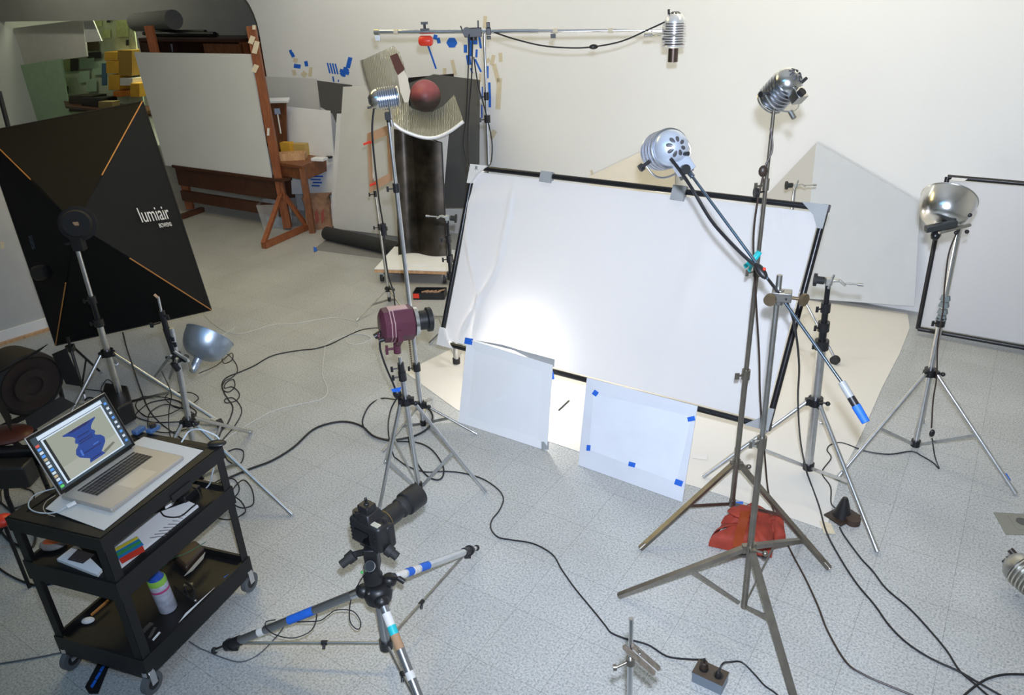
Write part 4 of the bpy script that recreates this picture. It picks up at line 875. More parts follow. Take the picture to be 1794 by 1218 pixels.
nts = [((170, 38), 15, 17, ygreen), ((186, 60), 14, 14, ygreen), ((214, 48), 20, 34, ygreen), ((198, 30), 10, 9, ygreen), ((160, 82), 26, 16, mat('brown_picture', (.10, .08, .04), .8)), ((165, 98), 24, 11, blk), ((118, 112), 10, 22, ygreen), ((130, 114), 14, 22, mat('dark_photo', (.06, .05, .05), .6)), ((152, 112), 26, 18, green), ((148, 135), 18, 20, green), ((172, 120), 20, 24, green), ((117, 158), 5, 13, blk), ((190, 35), 6, 10, blk), ((223, 75), 5, 10, blk), ((160, 150), 18, 22, green)]
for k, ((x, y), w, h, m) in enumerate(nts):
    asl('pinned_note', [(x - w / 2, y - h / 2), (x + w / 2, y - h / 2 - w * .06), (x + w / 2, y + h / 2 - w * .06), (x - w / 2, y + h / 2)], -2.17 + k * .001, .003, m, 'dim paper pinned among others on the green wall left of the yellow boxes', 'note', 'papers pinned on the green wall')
def abox(name, x0, y0, x1, y1, off, m, label, cat='box', group=None, dep=.3):
    a, b, c, d = W(x0, y1, off), W(x1, y1, off), W(x1, y0, off), W(x0, y0, off)
    mb = MB(); mb.slab([a, b, c, d], NW * dep); return solo(name, mb, m, label, cat, group, bevel=.004)
abox('yellow_box', 183, 91, 206, 106, -1.99, yellow, 'top small yellow box of the stack on the storeroom shelf')
abox('yellow_box', 186, 107, 208, 129, -1.98, yellow, 'middle yellow box of the stack on the storeroom shelf')
abox('yellow_box', 190, 131, 209, 158, -1.97, yellow, 'lowest yellow box of the stack on the storeroom shelf')
abox('ochre_box', 206, 88, 231, 133, -1.99, mat('ochre_cardboard', (.30, .18, .03), .8), 'tall ochre box beside the stacked yellow boxes')
abox('yellow_box', 228, 146, 244, 170, -1.92, yellow, 'small yellow box just left of the drawing board')
abox('orange_box', 198, 160, 211, 170, -1.92, mat('orange_cardboard', (.5, .16, .02), .8), 'small orange box below the yellow stack')
abox('white_box', 210, 137, 232, 150, -1.95, lgrey, 'pale box between the yellow boxes', dep=.2)
abox('blue_sleeve', 178, 111, 186, 150, -1.99, mat('dim_blue_card', (.06, .14, .20), .7), 'dull blue sleeve left of the yellow boxes', 'sleeve', dep=.02)
sh = [W(118, 200, -1.5), W(262, 176, -1.5), W(262, 176, -2.1), W(118, 200, -2.1)]; zz = W(190, 186, -1.8).z
for q_ in sh: q_.z = zz
mb = MB(); mb.slab(sh, Z * -.04); solo('storage_shelf', mb, darkw, 'dark shelf top with clutter just above the softbox', 'shelf')
abox('dark_case', 121, 168, 160, 196, -1.75, mat('dark_brown_case', (.05, .04, .025), .6), 'dark brown open case on the cluttered shelf', 'case')
abox('black_bag', 143, 172, 178, 190, -1.65, blk, 'black bag on the cluttered shelf', 'bag')
abox('folded_paper', 172, 178, 196, 190, -1.6, mat('tan_paper', (.28, .22, .09), .8), 'tan folded paper on the cluttered shelf', 'paper', dep=.15)

# ------------------------------------------------------------------ table with boxes
P0, P1, P2 = U(543, 408), U(497, 398), U(582, 372)
P0.z = P1.z = P2.z = 0; P1 = P0 + E1 * -.42 + NW * .0; 
TB0 = U(548, 408); TB0.z = 0; a1 = Vector((-.33, .24, 0)); a2 = Vector((.20, .50, 0)); TZ = .70
t = thing('side_table', 'small brown wooden table against the wall right of the easel', 'table', TB0)
mb = MB(); cs = [TB0 - a1 * .05 - a2 * .05, TB0 + a1 * 1.1 - a2 * .05, TB0 + a1 * 1.1 + a2 * 1.1, TB0 - a1 * .05 + a2 * 1.1]; mb.slab([c + Z * TZ for c in cs], Z * .03); obj('table_top', mb, tablew, t)
for q_ in (TB0, TB0 + a1, TB0 + a2, TB0 + a1 + a2):
    mb = MB(); mb.bar(q_, q_ + Z * TZ, .06, .06); obj('leg', mb, tablew, t)
mb = MB(); mb.slab([TB0 + Z * (TZ - .12), TB0 + a1 + Z * (TZ - .12), TB0 + a1 + Z * TZ, TB0 + Z * TZ], .02); mb.slab([TB0 + Z * (TZ - .12), TB0 + a2 + Z * (TZ - .12), TB0 + a2 + Z * TZ, TB0 + Z * TZ], .02); obj('apron', mb, tablew, t)
def tbox(name, x, y, sx, sy, sz, m, label, cat, z=TZ + .03, rot=-.35, bevel=.003, root=None):
    p = U(x, y, z); mb = MB(); mb.box(p + Z * sz / 2, (sx, sy, sz), Matrix.Rotation(rot, 3, 'Z'))
    return obj(name, mb, m, root, bevel=bevel) if root else solo(name, mb, m, label, cat, None, bevel)
# wooden tray
tb = thing('wooden_tray', 'pale wooden tray box on the front of the side table', 'box', U(512, 280, TZ + .03))
p = U(512, 279, TZ + .031); R = Matrix.Rotation(.05, 3, 'Z')
mb = MB(); mb.box(p + Z * .01, (.30, .16, .02), R); obj('tray_bottom', mb, lightw, tb)
for dx, dy, sx, sy in ((0, -.075, .30, .012), (0, .075, .30, .012), (-.145, 0, .012, .16), (.145, 0, .012, .16)):
    mb = MB(); mb.box(p + Vector((dx, dy, .035)), (sx, sy, .07), R); obj('tray_side', mb, lightw, tb)
tbox('yellow_box', 506, 273, .13, .08, .15, yellow, 'yellow carton on the side table behind the wooden tray', 'box')
tbox('yellow_box', 529, 272, .16, .08, .13, mat('dull_yellow', (.48, .33, .10), .7), 'larger dull yellow carton on the side table beside the plastic tank', 'box')
gl = mat('clear_plastic', (.75, .75, .74), .12); gl.node_tree.nodes['Principled BSDF'].inputs['Alpha'].default_value = .28
tk = tbox('plastic_tank', 553, 268, .18, .08, .19, gl, 'clear plastic tank on the side table', 'tank')
tbox('white_cloth', 560, 281, .15, .10, .03, paperw, 'crumpled white paper at the right end of the side table', 'paper')
tbox('black_block', 576, 277, .07, .05, .02, blk, 'small black block at the right corner of the side table', 'block')
# upright wooden chair back with papers
t = thing('wooden_crate', 'upright red-brown wooden board with a hanging white brush behind the table', 'wooden board', D(490, 260, 8.8))
mb = MB(); mb.slab([D(472, 262, 8.80), D(503, 262, 8.62), D(501, 181, 8.62), D(470, 181, 8.80)], Vector((0, .03, 0))); obj('board', mb, tablew, t)
mb = MB(); mb.slab([D(466, 181, 8.72), D(505, 180, 8.5), D(508, 174, 8.6), D(470, 175, 8.82)], Z * .02); obj('paper_pile', mb, paperw, t)
mb = MB(); mb.cyl(D(486, 198, 8.62), D(492, 234, 8.62), .008); obj('brush_handle', mb, whitet, t); mb = MB(); mb.box(D(486, 195, 8.62), (.06, .02, .06)); obj('brush_head', mb, mat('dull_blue_bristle', (.2, .25, .36), .7), t)
mb = MB(); mb.slab([D(472, 262, 8.82), D(503, 262, 8.64), Vector((D(503, 262, 8.64).x, 8.64, 0)), Vector((D(472, 262, 8.82).x, 8.82, 0))], Vector((0, .02, 0))); obj('support_post', mb, darkw, t)
# blue lined pad on wall under the table
for k in range(4): wtape('blue_tape', 556 - (k % 2) * 3, 309 + k * 5.5, 20 - k * 2, 2.4, 1, bluet, 'short horizontal blue tape strip seen under the side table', 'tape', 'blue tape strips under the table', .345)
# paper bag
c = U(563, 398, 0); c.z = 0
mb = MB(); r = []
for k, (z, w, d_) in enumerate(((0, .26, .16), (.12, .27, .17), (.25, .27, .15), (.33, .25, .17), (.36, .28, .19))):
    jt = [random.uniform(-.012, .012) for _ in range(8)]
    r.append([c + Vector((x * w / 2 + jt[i], y * d_ / 2 + jt[7 - i], z)) for i, (x, y) in enumerate(((-1, -1), (0, -1.06), (1, -1), (1.04, 0), (1, 1), (0, 1.05), (-1, 1), (-1.04, 0)))])
mb._loft(r, cap=False); bg = solo('paper_bag', mb, mat('brown_kraft_paper', (.27, .15, .09), .85, var=.35, scale=14), 'brown paper bag with reddish print on the floor beside the table leg', 'bag')
mb = MB()
for i in range(3): mb.slab([c + Vector((-.09 + .06 * i, -.088 - .002 * i, .06)), c + Vector((-.05 + .06 * i, -.090, .10)), c + Vector((-.06 + .07 * i, -.090, .24)), c + Vector((-.10 + .07 * i, -.088, .18))], Vector((0, -.002, 0)))
obj('printed_mark', mb, mat('dull_red_print', (.30, .07, .05), .8), bg)
t = thing('plastic_bin', 'translucent plastic bin under the easel in the shade', 'bin', U(490, 395))
c = U(492, 396); c.z = 0
mb = MB(); mb._loft([[c + Vector((x * .16, y * .11, 0)) for x, y in ((-1, -1), (1, -1), (1, 1), (-1, 1))], [c + Vector((x * .19, y * .13, .28)) for x, y in ((-1, -1), (1, -1), (1, 1), (-1, 1))]], cap=False); obj('bin_wall', mb, gl, t)
mb = MB(); mb.box(c + Z * .07, (.24, .16, .12)); obj('bin_contents', mb, mat('blue_grey_contents', (.12, .18, .24), .7, var=.5, scale=30), t)

# ------------------------------------------------------------------ dolly with black panels
dz = .13
q = [U(656, 472, dz), U(785, 476, dz), U(812, 440, dz), U(691, 433, dz)]
t = thing('wheeled_dolly', 'low plywood dolly with a white top carrying the glossy black panel', 'dolly', U(720, 500))
mb = MB(); mb.slab(q, Z * .006); obj('dolly_cover', mb, paperw, t)
mb = MB(); mb.slab([p - Z * .028 for p in q], Z * .027); obj('dolly_board', mb, lightw, t)
for k, p in enumerate(q):
    c = p * .86 + (sum(q, Vector()) / 4) * .14; c.z = .045; mb = MB(); mb.cyl(c - Vector((.014, 0, 0)), c + Vector((.014, 0, 0)), .04, n=20); w_ = obj('caster', mb, rub, t); mb = MB(); mb.box(c + Z * .035, (.045, .05, .045)); obj('caster_bracket', mb, alu, w_)
mb = MB(); mb.slab([U(717, 465, dz + .007), U(748, 466, dz + .007), U(747, 457, dz + .007), U(719, 457, dz + .007)], Z * .004); solo('paper_sheet', mb, paperw, 'small white paper lying on the front of the dolly', 'paper')
# glossy black folded panel
gb = mat('glossy_black_sheet', (.085, .072, .058), .36, .65, var=.75, scale=5)  # warm mottled highlights painted into the base colour
ba, bb, bc = U(698, 447, dz + .01), U(734, 444, dz + .01), U(783, 448, dz + .01)
ta, tb_, tc = D(690, 226, ba.y + .22), D(722, 234, bb.y + .20), D(774, 250, bc.y + .16)
t = thing('folded_black_sheet', 'glossy black folded sheet standing on the dolly with painted warm highlights', 'panel', bb)
def fnc(u, v): return (ba * (1 - u) + bb * u) * (1 - v) + (ta * (1 - u) + tb_ * u) * v + Vector((0, .03 * math.sin(math.pi * u), 0))
mb = MB(); mb.grid(fnc, 10, 8, .003); obj('panel_leaf', mb, gb, t)
def fnc(u, v): return (bb * (1 - u) + bc * u) * (1 - v) + (tb_ * (1 - u) + tc * u) * v + Vector((0, -.045 * math.sin(math.pi * u), 0))
mb = MB(); mb.grid(fnc, 12, 8, .003); obj('panel_leaf', mb, gb, t)
mb = MB(); mb.cyl(tc, bc, .006); mb.cyl(tb_, tc, .005); obj('edge_binding', mb, blk, t)
# curved ribbed plastic trough and sheet
acr = bpy.data.materials.new('ribbed_clear_plastic'); acr.use_nodes = True; nt = acr.node_tree; b_ = nt.nodes['Principled BSDF']
b_.inputs['Base Color'].default_value = (.62, .61, .50, 1); b_.inputs['Roughness'].default_value = .12; b_.inputs['Alpha'].default_value = .75; b_.inputs['Metallic'].default_value = .3
tc_ = nt.nodes.new('ShaderNodeTexCoord'); wv = nt.nodes.new('ShaderNodeTexWave'); wv.inputs['Scale'].default_value = 22; wv.inputs['Distortion'].default_value = 4
bpn = nt.nodes.new('ShaderNodeBump'); bpn.inputs['Strength'].default_value = .7; bpn.inputs['Distance'].default_value = .01
nt.links.new(tc_.outputs['Object'], wv.inputs['Vector']); nt.links.new(wv.outputs['Fac'], bpn.inputs['Height']); nt.links.new(bpn.outputs['Normal'], b_.inputs['Normal'])
yy = tb_.y - .02
t = thing('curved_reflector', 'curved ribbed translucent trough with a silver lower rim above the black panel', 'reflector', D(745, 240, yy))
up_ = [(700, 158), (709, 176), (722, 190), (740, 196), (757, 196), (776, 186), (796, 166)]
lo_ = [(688, 215), (703, 226), (721, 234), (742, 240), (763, 240), (787, 230), (812, 212)]
def lerpl(L_, u):
    k = min(int(u * (len(L_) - 1)), len(L_) - 2); f_ = u * (len(L_) - 1) - k; return (L_[k][0] * (1 - f_) + L_[k + 1][0] * f_, L_[k][1] * (1 - f_) + L_[k + 1][1] * f_)
def fnc(u, v):
    a = lerpl(lo_, u); b = lerpl(up_, u); return D(a[0] * (1 - v) + b[0] * v, a[1] * (1 - v) + b[1] * v, yy - .10 * (1 - v) + .10 * math.cos(math.pi * u) * 0 + .12 * v)
mb = MB(); mb.grid(fnc, 36, 8, .003); obj('ribbed_sheet', mb, acr, t)
mb = MB(); mb.tube([D(x, y + 1, yy - .13) for x, y in lo_], .016, 10, 6); obj('silver_rim', mb, mat('bright_silver_strip', (.80, .83, .90), .3, .25), t)
t2 = thing('curved_reflector', 'curved ribbed translucent sheet with a brown patch standing above the chrome spotlight', 'reflector', D(700, 170, yy))
L1 = [(633, 106), (637, 128), (644, 152), (655, 172), (668, 184), (690, 190)]
L2 = [(690, 80), (700, 92), (708, 112), (713, 140), (717, 160), (712, 178)]
def fnc(u, v):
    a = lerpl(L1, u); b = lerpl(L2, u); return D(a[0] * (1 - v) + b[0] * v, a[1] * (1 - v) + b[1] * v, yy + .16 - .12 * math.sin(math.pi * v))
mb = MB(); mb.grid(fnc, 24, 20, .003); obj('ribbed_sheet', mb, acr, t2)
mb = MB(); mb.slab([D(x, y, yy + .01) for x, y in ((683, 98), (696, 93), (702, 106), (709, 120), (707, 125), (697, 132), (692, 122))], Vector((0, -.003, 0))); obj('brown_patch', mb, mat('brown_tape', (.09, .028, .02), .6), t2)
mb = MB(); mb.slab([D(x, y, yy + .005) for x, y in ((697, 132), (708, 123), (714, 136), (719, 160), (716, 178), (709, 180), (701, 160))], Vector((0, -.003, 0))); obj('white_edge', mb, whitet, t2)
mb = MB(); mb.slab([D(x, y, yy + .165) for x, y in ((631, 106), (636, 104), (643, 135), (655, 170), (650, 171), (638, 138))], Vector((0, -.004, 0))); obj('grey_edge', mb, mgrey, t2)
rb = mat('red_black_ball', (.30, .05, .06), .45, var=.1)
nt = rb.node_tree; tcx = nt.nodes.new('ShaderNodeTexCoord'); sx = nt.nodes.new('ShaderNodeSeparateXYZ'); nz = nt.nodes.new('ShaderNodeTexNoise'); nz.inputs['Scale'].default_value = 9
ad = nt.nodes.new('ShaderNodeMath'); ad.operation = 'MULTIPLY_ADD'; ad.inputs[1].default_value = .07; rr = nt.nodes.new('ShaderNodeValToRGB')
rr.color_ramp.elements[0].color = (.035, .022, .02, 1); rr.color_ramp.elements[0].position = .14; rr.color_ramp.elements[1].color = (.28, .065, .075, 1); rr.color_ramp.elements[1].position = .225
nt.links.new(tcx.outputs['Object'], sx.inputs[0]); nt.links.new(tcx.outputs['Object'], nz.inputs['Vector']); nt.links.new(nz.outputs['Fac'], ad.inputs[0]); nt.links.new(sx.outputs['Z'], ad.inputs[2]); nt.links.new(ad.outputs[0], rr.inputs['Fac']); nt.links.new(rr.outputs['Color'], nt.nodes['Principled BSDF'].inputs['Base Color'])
bc_ = D(745, 168, yy + .07); mb = MB(); mb.ball(bc_, .136, n=40); solo('ball', mb, rb, 'dull red ball, dark below, resting in the curved translucent trough', 'ball')
# toolbox
c = U(754, 520, 0); c.z = 0
t = thing('toolbox', 'open black and orange tool tray on the floor beside the big frame', 'toolbox', c)
R = Matrix.Rotation(-.12, 3, 'Z')
mb = MB(); mb.box(c + Z * .005, (.26, .13, .01), R)
for dx, dy, sx_, sy_ in ((0, -.065, .26, .008), (0, .065, .26, .008), (-.13, 0, .008, .13), (.13, 0, .008, .13)): mb.box(c + R @ Vector((dx, dy, .03)), (sx_, sy_, .06), R)
obj('tray', mb, blk, t)
mb = MB(); mb.box(c + R @ Vector((-.105, -.067, .035)), (.05, .012, .04), R); obj('latch', mb, red, t)
mb = MB()
for k in range(5): a = c + R @ Vector((-.07 + .035 * k, random.uniform(-.03, .03), .045)); mb.bar(a, a + Vector((.06, .02, .004)), .012, .010)
obj('tools', mb, card, t); props(bpy.data.objects['tools'], None, None, kind='stuff')

# ------------------------------------------------------------------ camera tripod
TC = Vector((-.560, 2.16, 0))
feet = [U(376, 1140, .02), U(835, 960, .02), U(776, 1330, .02)]
heads = [D(630, 1037, TC.y), D(690, 1012, TC.y + .03), D(672, 1062, TC.y - .06)]
apx = D(658, 1030, TC.y)
t = thing('tripod', 'heavy silver camera tripod spread low in the foreground with blue taped legs', 'tripod', TC)
alg = mat('grey_anodised_leg', (.34, .35, .36), .35, .9)
for i, (hh, ff) in enumerate(zip(heads, feet)):
    d_ = (ff - hh).normalized(); L_ = (ff - hh).length
    mb = MB(); mb.cyl(hh, hh + d_ * (L_ - .12), .0165, n=20); lg = obj('leg', mb, [alg, polished, alg][i], t)
    mb = MB(); mb.cyl(hh + d_ * (L_ - .135), hh + d_ * (L_ - .06), .020, n=18); mb.box(hh + d_ * (L_ - .10) - Z * .024, (.03, .022, .018)); mb.cyl(hh + d_ * (L_ - .085), hh + d_ * (L_ - .075), .024, n=18); obj('leg_lock', mb, blk, lg)
    mb = MB(); mb.cyl(hh + d_ * (L_ - .06), ff, .009, n=14); obj('leg_tip', mb, polished, lg)
    mb = MB(); mb.ball(ff, .014); obj('rubber_foot', mb, rub, lg)
    hub = D(676, 1126, TC.y); m_ = hh + d_ * (L_ - .10)
    mb = MB(); mb.cyl(hub, m_, .0055, n=10); br = obj('brace', mb, oldalu, t)
    mb = MB(); mm = hub * .6 + m_ * .4; mb.cyl(mm - (m_ - hub).normalized() * .012, mm + (m_ - hub).normalized() * .012, .009, n=10); mb.cyl(mm, mm + Vector((.0, -.02, -.014)), .006); obj('brace_lock', mb, blk, br)
def legtape(i, f0, f1, m, r=.0172): hh, ff = heads[i], feet[i]; mb = MB(); mb.cyl(hh * (1 - f0) + ff * f0, hh * (1 - f1) + ff * f1, r, n=18); obj('tape_wrap', mb, m, t)
legtape(0, .30, .42, bluet); legtape(0, .64, .68, whitet, .0175); legtape(0, .0, .05, chrome, .0175); legtape(0, .42, .47, bluet, .0170)
legtape(1, .02, .10, whitet); legtape(1, .12, .18, bluet); legtape(1, .26, .36, bluet, .0168); legtape(1, .19, .24, whitet)
legtape(2, .05, .14, whitet); legtape(2, .14, .2, teal, .0169); legtape(2, .2, .3, card, .0168); legtape(2, .45, .50, whitet)
mb = MB(); mb.cyl(D(676, 1126, TC.y), D(664, 1050, TC.y), .0185, n=20); obj('centre_column', mb, alg, t)
mb = MB(); mb.cyl(D(676, 1128, TC.y) - Z * .02, D(676, 1126, TC.y) + Z * .015, .026, n=18); obj('brace_hub', mb, blk, t)
mb = MB(); mb.lathe(D(664, 1050, TC.y) - Z * .01, Z, [(.03, 0), (.05, .015), (.056, .05), (.045, .075), (.03, .085)], 24)
for hh in heads: mb.ball(apx * .25 + hh * .75, .030, (1, 1, .9), 14)
obj('shoulder_casting', mb, blk, t, bevel=0)
mb = MB(); p = D(690, 1012, TC.y - .02); mb.cyl(D(680, 1012, TC.y), D(700, 1014, TC.y - .02), .007); mb.cyl(D(698, 1013, TC.y - .02), D(709, 1020, TC.y - .03), .010); obj('crank_handle', mb, blk, t)
mb = MB()
for px, py in ((646, 1040), (668, 1051), (686, 1030)): mb.ball(D(px, py, TC.y - .075), .005, n=8)
obj('bolt', mb, chrome, t)
# geared head
hz = D(652, 1000, TC.y)
t = thing('geared_head', 'black geared tripod head with two rubber grips under the camera', 'tripod head', hz - Z * .03)
mb = MB(); mb.lathe(hz - Z * .05, Z, [(.036, 0), (.036, .03), (.03, .04), (.03, .075), (.022, .08)], 24); mb.box(D(652, 975, TC.y), (.05, .06, .10)); obj('head_body', mb, blk, t, bevel=.004)
mb = MB(); mb.cyl(D(648, 996, TC.y - .035), D(648, 993, TC.y - .05), .020, n=24); obj('dial', mb, mat('dark_dial', (.02, .025, .03), .2), t)
mb = MB(); mb.lathe(D(648, 992.5, TC.y - .052), Vector((0, -.7, .7)), [(.018, 0), (.020, .001), (.018, .002)], 24, cap=False); obj('dial_ring', mb, alu, t)
mb = MB(); mb.ball(D(634, 1003, TC.y - .03), .006, n=10); obj('bubble_level', mb, mat('green_level', (.05, .45, .08), .3), t)
for a, b, c_ in (((636, 968), (620, 972), (598, 990)), ((664, 958), (678, 962), (696, 976))):
    yk = TC.y - .04
    mb = MB(); mb.cyl(D(*a, TC.y), D(*b, yk), .012); mb.cyl(D(*b, yk), D((b[0] + c_[0]) / 2, (b[1] + c_[1]) / 2, yk - .01), .022, .021, n=18); mb.cyl(D((b[0] + c_[0]) / 2, (b[1] + c_[1]) / 2, yk - .01), D(*c_, yk - .02), .016, n=18); obj('rubber_grip', mb, rub, t)
# camera body
zc = D(655, 930, TC.y).z
fwd = Vector((U(714, 884, zc) - U(655, 930, zc))); fwd.z = 0; fwd.normalize()
cc = D(649, 931, TC.y)
M = frame_M(cc, fwd, Z.cross(fwd))
t = thing('digital_camera', 'black digital camera with a long lens on the low tripod in the foreground', 'camera', M=M)
def cb(name, c, s, m, bevel=.006, par=None): mb = MB(); mb.box(c, s); return obj(name, mb, m, par or t, True, bevel=bevel)
cbk = mat('camera_black', (.014, .014, .015), .45, bump=.1, bscale=900)
# local: x = right of camera, y = up (z cross x), z = forward
def cbx(name, x, y, z, sx, sy, sz, m=cbk, bevel=.006): return cb(name, (x, y, z), (sx, sy, sz), m, bevel)
cbx('body', 0, 0, 0, .15, .11, .06, cbk, .012); cbx('hand_grip', .065, -.008, .028, .03, .10, .04, cbk, .010)
mb = MB(); mb._loft([[Vector((x * .034, .05, z)) for x, z in ((-1, -.03), (1, -.03), (1, .055), (-1, .055))], [Vector((x * .020, .088, z)) for x, z in ((-1, -.022), (1, -.022), (1, .040), (-1, .040))]]); obj('viewfinder_hump', mb, cbk, t, True, bevel=.006)
mb = MB(); mb.box((0, .092, -.0), (.026, .008, .03)); mb.box((0, .108, -.0), (.05, .026, .045)); mb.cyl((0, .12, 0), (0, .148, 0), .005); mb.cyl((0, .118, 0), (0, .126, 0), .010); obj('hot_shoe_trigger', mb, blk, t, True, bevel=.003)
mb = MB(); mb.cyl((-.052, .054, 0), (-.052, .070, 0), .020, n=24); mb.cyl((-.052, .068, 0), (-.052, .076, 0), .013, n=20); obj('mode_dial', mb, blk, t, True)
mb = MB(); mb.cyl((.06, .054, .02), (.06, .066, .024), .010); obj('shutter_button', mb, blk, t, True)
mb = MB(); mb.box((.045, .057, -.012), (.038, .003, .020)); obj('top_display', mb, mat('lcd_cream', (.50, .46, .36), .3), t, True)
mb = MB(); mb.box((-.012, -.008, -.032), (.068, .052, .003)); obj('rear_screen', mb, glassb, t, True)
mb = MB()
for k in range(5): mb.cyl((-.060, .03 - k * .016, -.030), (-.060, .03 - k * .016, -.035), .0045, n=10)
for k in range(3): mb.cyl((.048, .035 - k * .02, -.030), (.048, .035 - k * .02, -.035), .006, n=10)
obj('buttons', mb, blkm, t, True)
mb = MB(); mb.box((0, -.062, .005), (.09, .014, .05)); obj('quick_release_plate', mb, blk, t, True, bevel=.002)
ln = mb = MB(); mb.lathe((0, 0, .03), (0, 0, 1), [(.036, 0), (.038, .012), (.036, .03), (.036, .10), (.034, .104), (.034, .118), (.036, .122)], 32); lens = obj('lens', mb, cbk, t, True)
mb = MB(); mb.lathe((0, 0, .15), (0, 0, 1), [(.037, 0), (.0385, .003), (.0385, .03), (.037, .033)], 40); obj('focus_ring', mb, rub, lens, True)
mb = MB(); mb.lathe((0, 0, .075), (0, 0, 1), [(.0372, 0), (.0376, .002), (.0372, .004)], 32, cap=False); obj('lens_band', mb, mat('lens_band_gold', (.25, .18, .08), .4, .8), lens, True)
mb = MB(); mb.lathe((0, 0, .18), (0, 0, 1), [(.040, 0), (.046, .004), (.047, .075), (.045, .078), (.044, .075), (.038, .004)], 36, cap=False); mb.lathe((0, 0, .186), (0, 0, 1), [(.001, 0), (.040, 0), (.04, .002), (.001, .003)], 30, cap=False); obj('lens_hood', mb, cbk, lens, True)
for ch in t.children_recursive:
    ch.data.transform(Matrix.Scale(-1, 4, (1, 0, 0))); ch.data.flip_normals()
# ------------------------------------------------------------------ cart
CF, CL, CR, CB = Vector((-1.416, 2.04, 0)), Vector((-1.811, 2.18, 0)), Vector((-1.188, 2.583, 0)), Vector((-1.583, 2.723, 0))
cu, cv = (CR - CF), (CL - CF); cul, cvl = cu.length, cv.length; cu.normalize(); cv.normalize()
Rc = Matrix((cu, cv, Z)).transposed()
cmid = (CF + CB) / 2
t = thing('utility_cart', 'black three-shelf metal utility cart on casters carrying the laptop', 'cart', cmid)
ctm = mat('black_cart_metal', (.011, .011, .0115), .5, .2, var=.15)
for nm, z0, z1, lip in (('top_shelf', .715, .75, .0), ('middle_shelf', .49, .535, .02), ('bottom_shelf', .11, .145, .035)):
    mb = MB(); c = cmid + Z * ((z0 + z1) / 2); mb.box(c + Z * ((z1 - z0) / 2 - .003), (cul, cvl, .006), Rc)
    for du, dv, su, sv in ((0, -cvl / 2, cul + .012, .012), (0, cvl / 2, cul + .012, .012), (-cul / 2, 0, .012, cvl - .012), (cul / 2, 0, .012, cvl - .012)):
        mb.box(c + cu * du + cv * dv + Z * ((lip - .02) / 2), (su, sv, z1 - z0 + lip + .02), Rc)
    if nm == 'top_shelf':
        for du, dv, su, sv in ((0, -cvl / 2 + .02, cul, .04), (0, cvl / 2 - .02, cul, .04), (-cul / 2 + .02, 0, .04, cvl - .08), (cul / 2 - .02, 0, .04, cvl - .08)): mb.box(cmid + cu * du + cv * dv + Z * .751, (su, sv, .006), Rc)
    obj(nm, mb, ctm, t)
for P, a, b in ((CF, 1, 1), (CL, 1, -1), (CR, -1, 1), (CB, -1, -1)):
    mb = MB(); mb.box(P + cu * a * .018 + Z * .425, (.036, .004, .63), Rc); mb.box(P + cv * b * .018 + Z * .425, (.004, .036, .63), Rc); obj('leg', mb, ctm, t)
    Pw = P + cu * a * .012 + cv * b * .012
    mb = MB(); mb.cyl(Pw + cv * -.012 + Z * .045, Pw + cv * .012 + Z * .045, .044, n=24); w_ = obj('caster_wheel', mb, mat('grey_rubber', (.10, .11, .12), .6), t)
    mb = MB(); mb.cyl(Pw + cv * -.014 + Z * .045, Pw + cv * .014 + Z * .045, .024, n=20); obj('wheel_hub', mb, blk, w_)
    mb = MB(); mb.bar(Pw + cv * .018 + Z * .045, Pw + cv * .018 + Z * .105, .004, .026, up=cu); mb.bar(Pw - cv * .018 + Z * .045, Pw - cv * .018 + Z * .105, .004, .026, up=cu); mb.cyl(Pw + Z * .095, Pw + Z * .115, .022); obj('caster_fork', mb, chrome, w_)
tz = .7555
def top(px, py, dz=0): return U(px, py, tz + dz)
mb = MB(); mb.slab([top(x, y) for x, y in ((80, 892), (182, 930), (356, 790), (252, 766), (160, 820))], Z * .002); solo('white_mat', mb, lgrey, 'white paper sheet under the laptop on the cart top', 'mat')
# bottom-left corner tape etc
mb = MB(); mb.bar(CF + cu * .30 - cv * .009 + Z * .70, CF + cu * .40 - cv * .009 + Z * .70, .004, .03); solo('name_plate', mb, blkm, 'dark name plate on the front edge of the cart top', 'plate')
# laptop
HL, HR_, FR, FL_ = Vector((-1.656, 2.263, 0)), Vector((-1.523, 2.582, 0)), Vector((-1.297, 2.469, 0)), Vector((-1.428, 2.147, 0))
hx = (HR_ - HL); lw = .350; hx.normalize(); hy = Vector((hx.y, -hx.x, 0))   # hy towards the user
ld = .245; H0 = (HL + HR_) / 2 - hx * lw / 2
t = thing('laptop', 'open silver laptop on the cart showing a blue glass vase', 'laptop', H0 + Z * (tz + .003))
zl = tz + .003
def lp(u, v, z=0): return H0 + hx * (u * lw) + hy * (v * ld) + Z * (zl + z)
mb = MB(); mb.slab([lp(0, 0), lp(1, 0), lp(1, 1), lp(0, 1)], Z * .016); base = obj('base', mb, silverp, t, bevel=.004)
kb = mat('black_keys', (.012, .012, .014), .5)
mb = MB(); mb.slab([lp(.12, .13, .0162), lp(.88, .13, .0162), lp(.88, .54, .0162), lp(.12, .54, .0162)], Z * .0004); kbo = obj('keyboard', mb, mat('key_well', (.30, .285, .27), .4, .3), t)
for r in range(6):
    nkeys = 14 if r < 5 else 10; y0 = .135 + r * .068; hgt = .052 if r else .035
    x = .125; wk = .75 / 14
    ws = [1] * 14 if r < 5 else [1, 1, 1, 1.25, 4.6, 1.25, 1, .95, .95, .95]
    for w_ in ws:
        ww = w_ * wk * (.75 / (wk * sum(ws)))
        mb = MB(); mb.slab([lp(x + .003, y0, .0166), lp(x + ww - .003, y0, .0166), lp(x + ww - .003, y0 + hgt, .0166), lp(x + .003, y0 + hgt, .0166)], Z * .0012); obj('key', mb, kb, kbo); x += ww
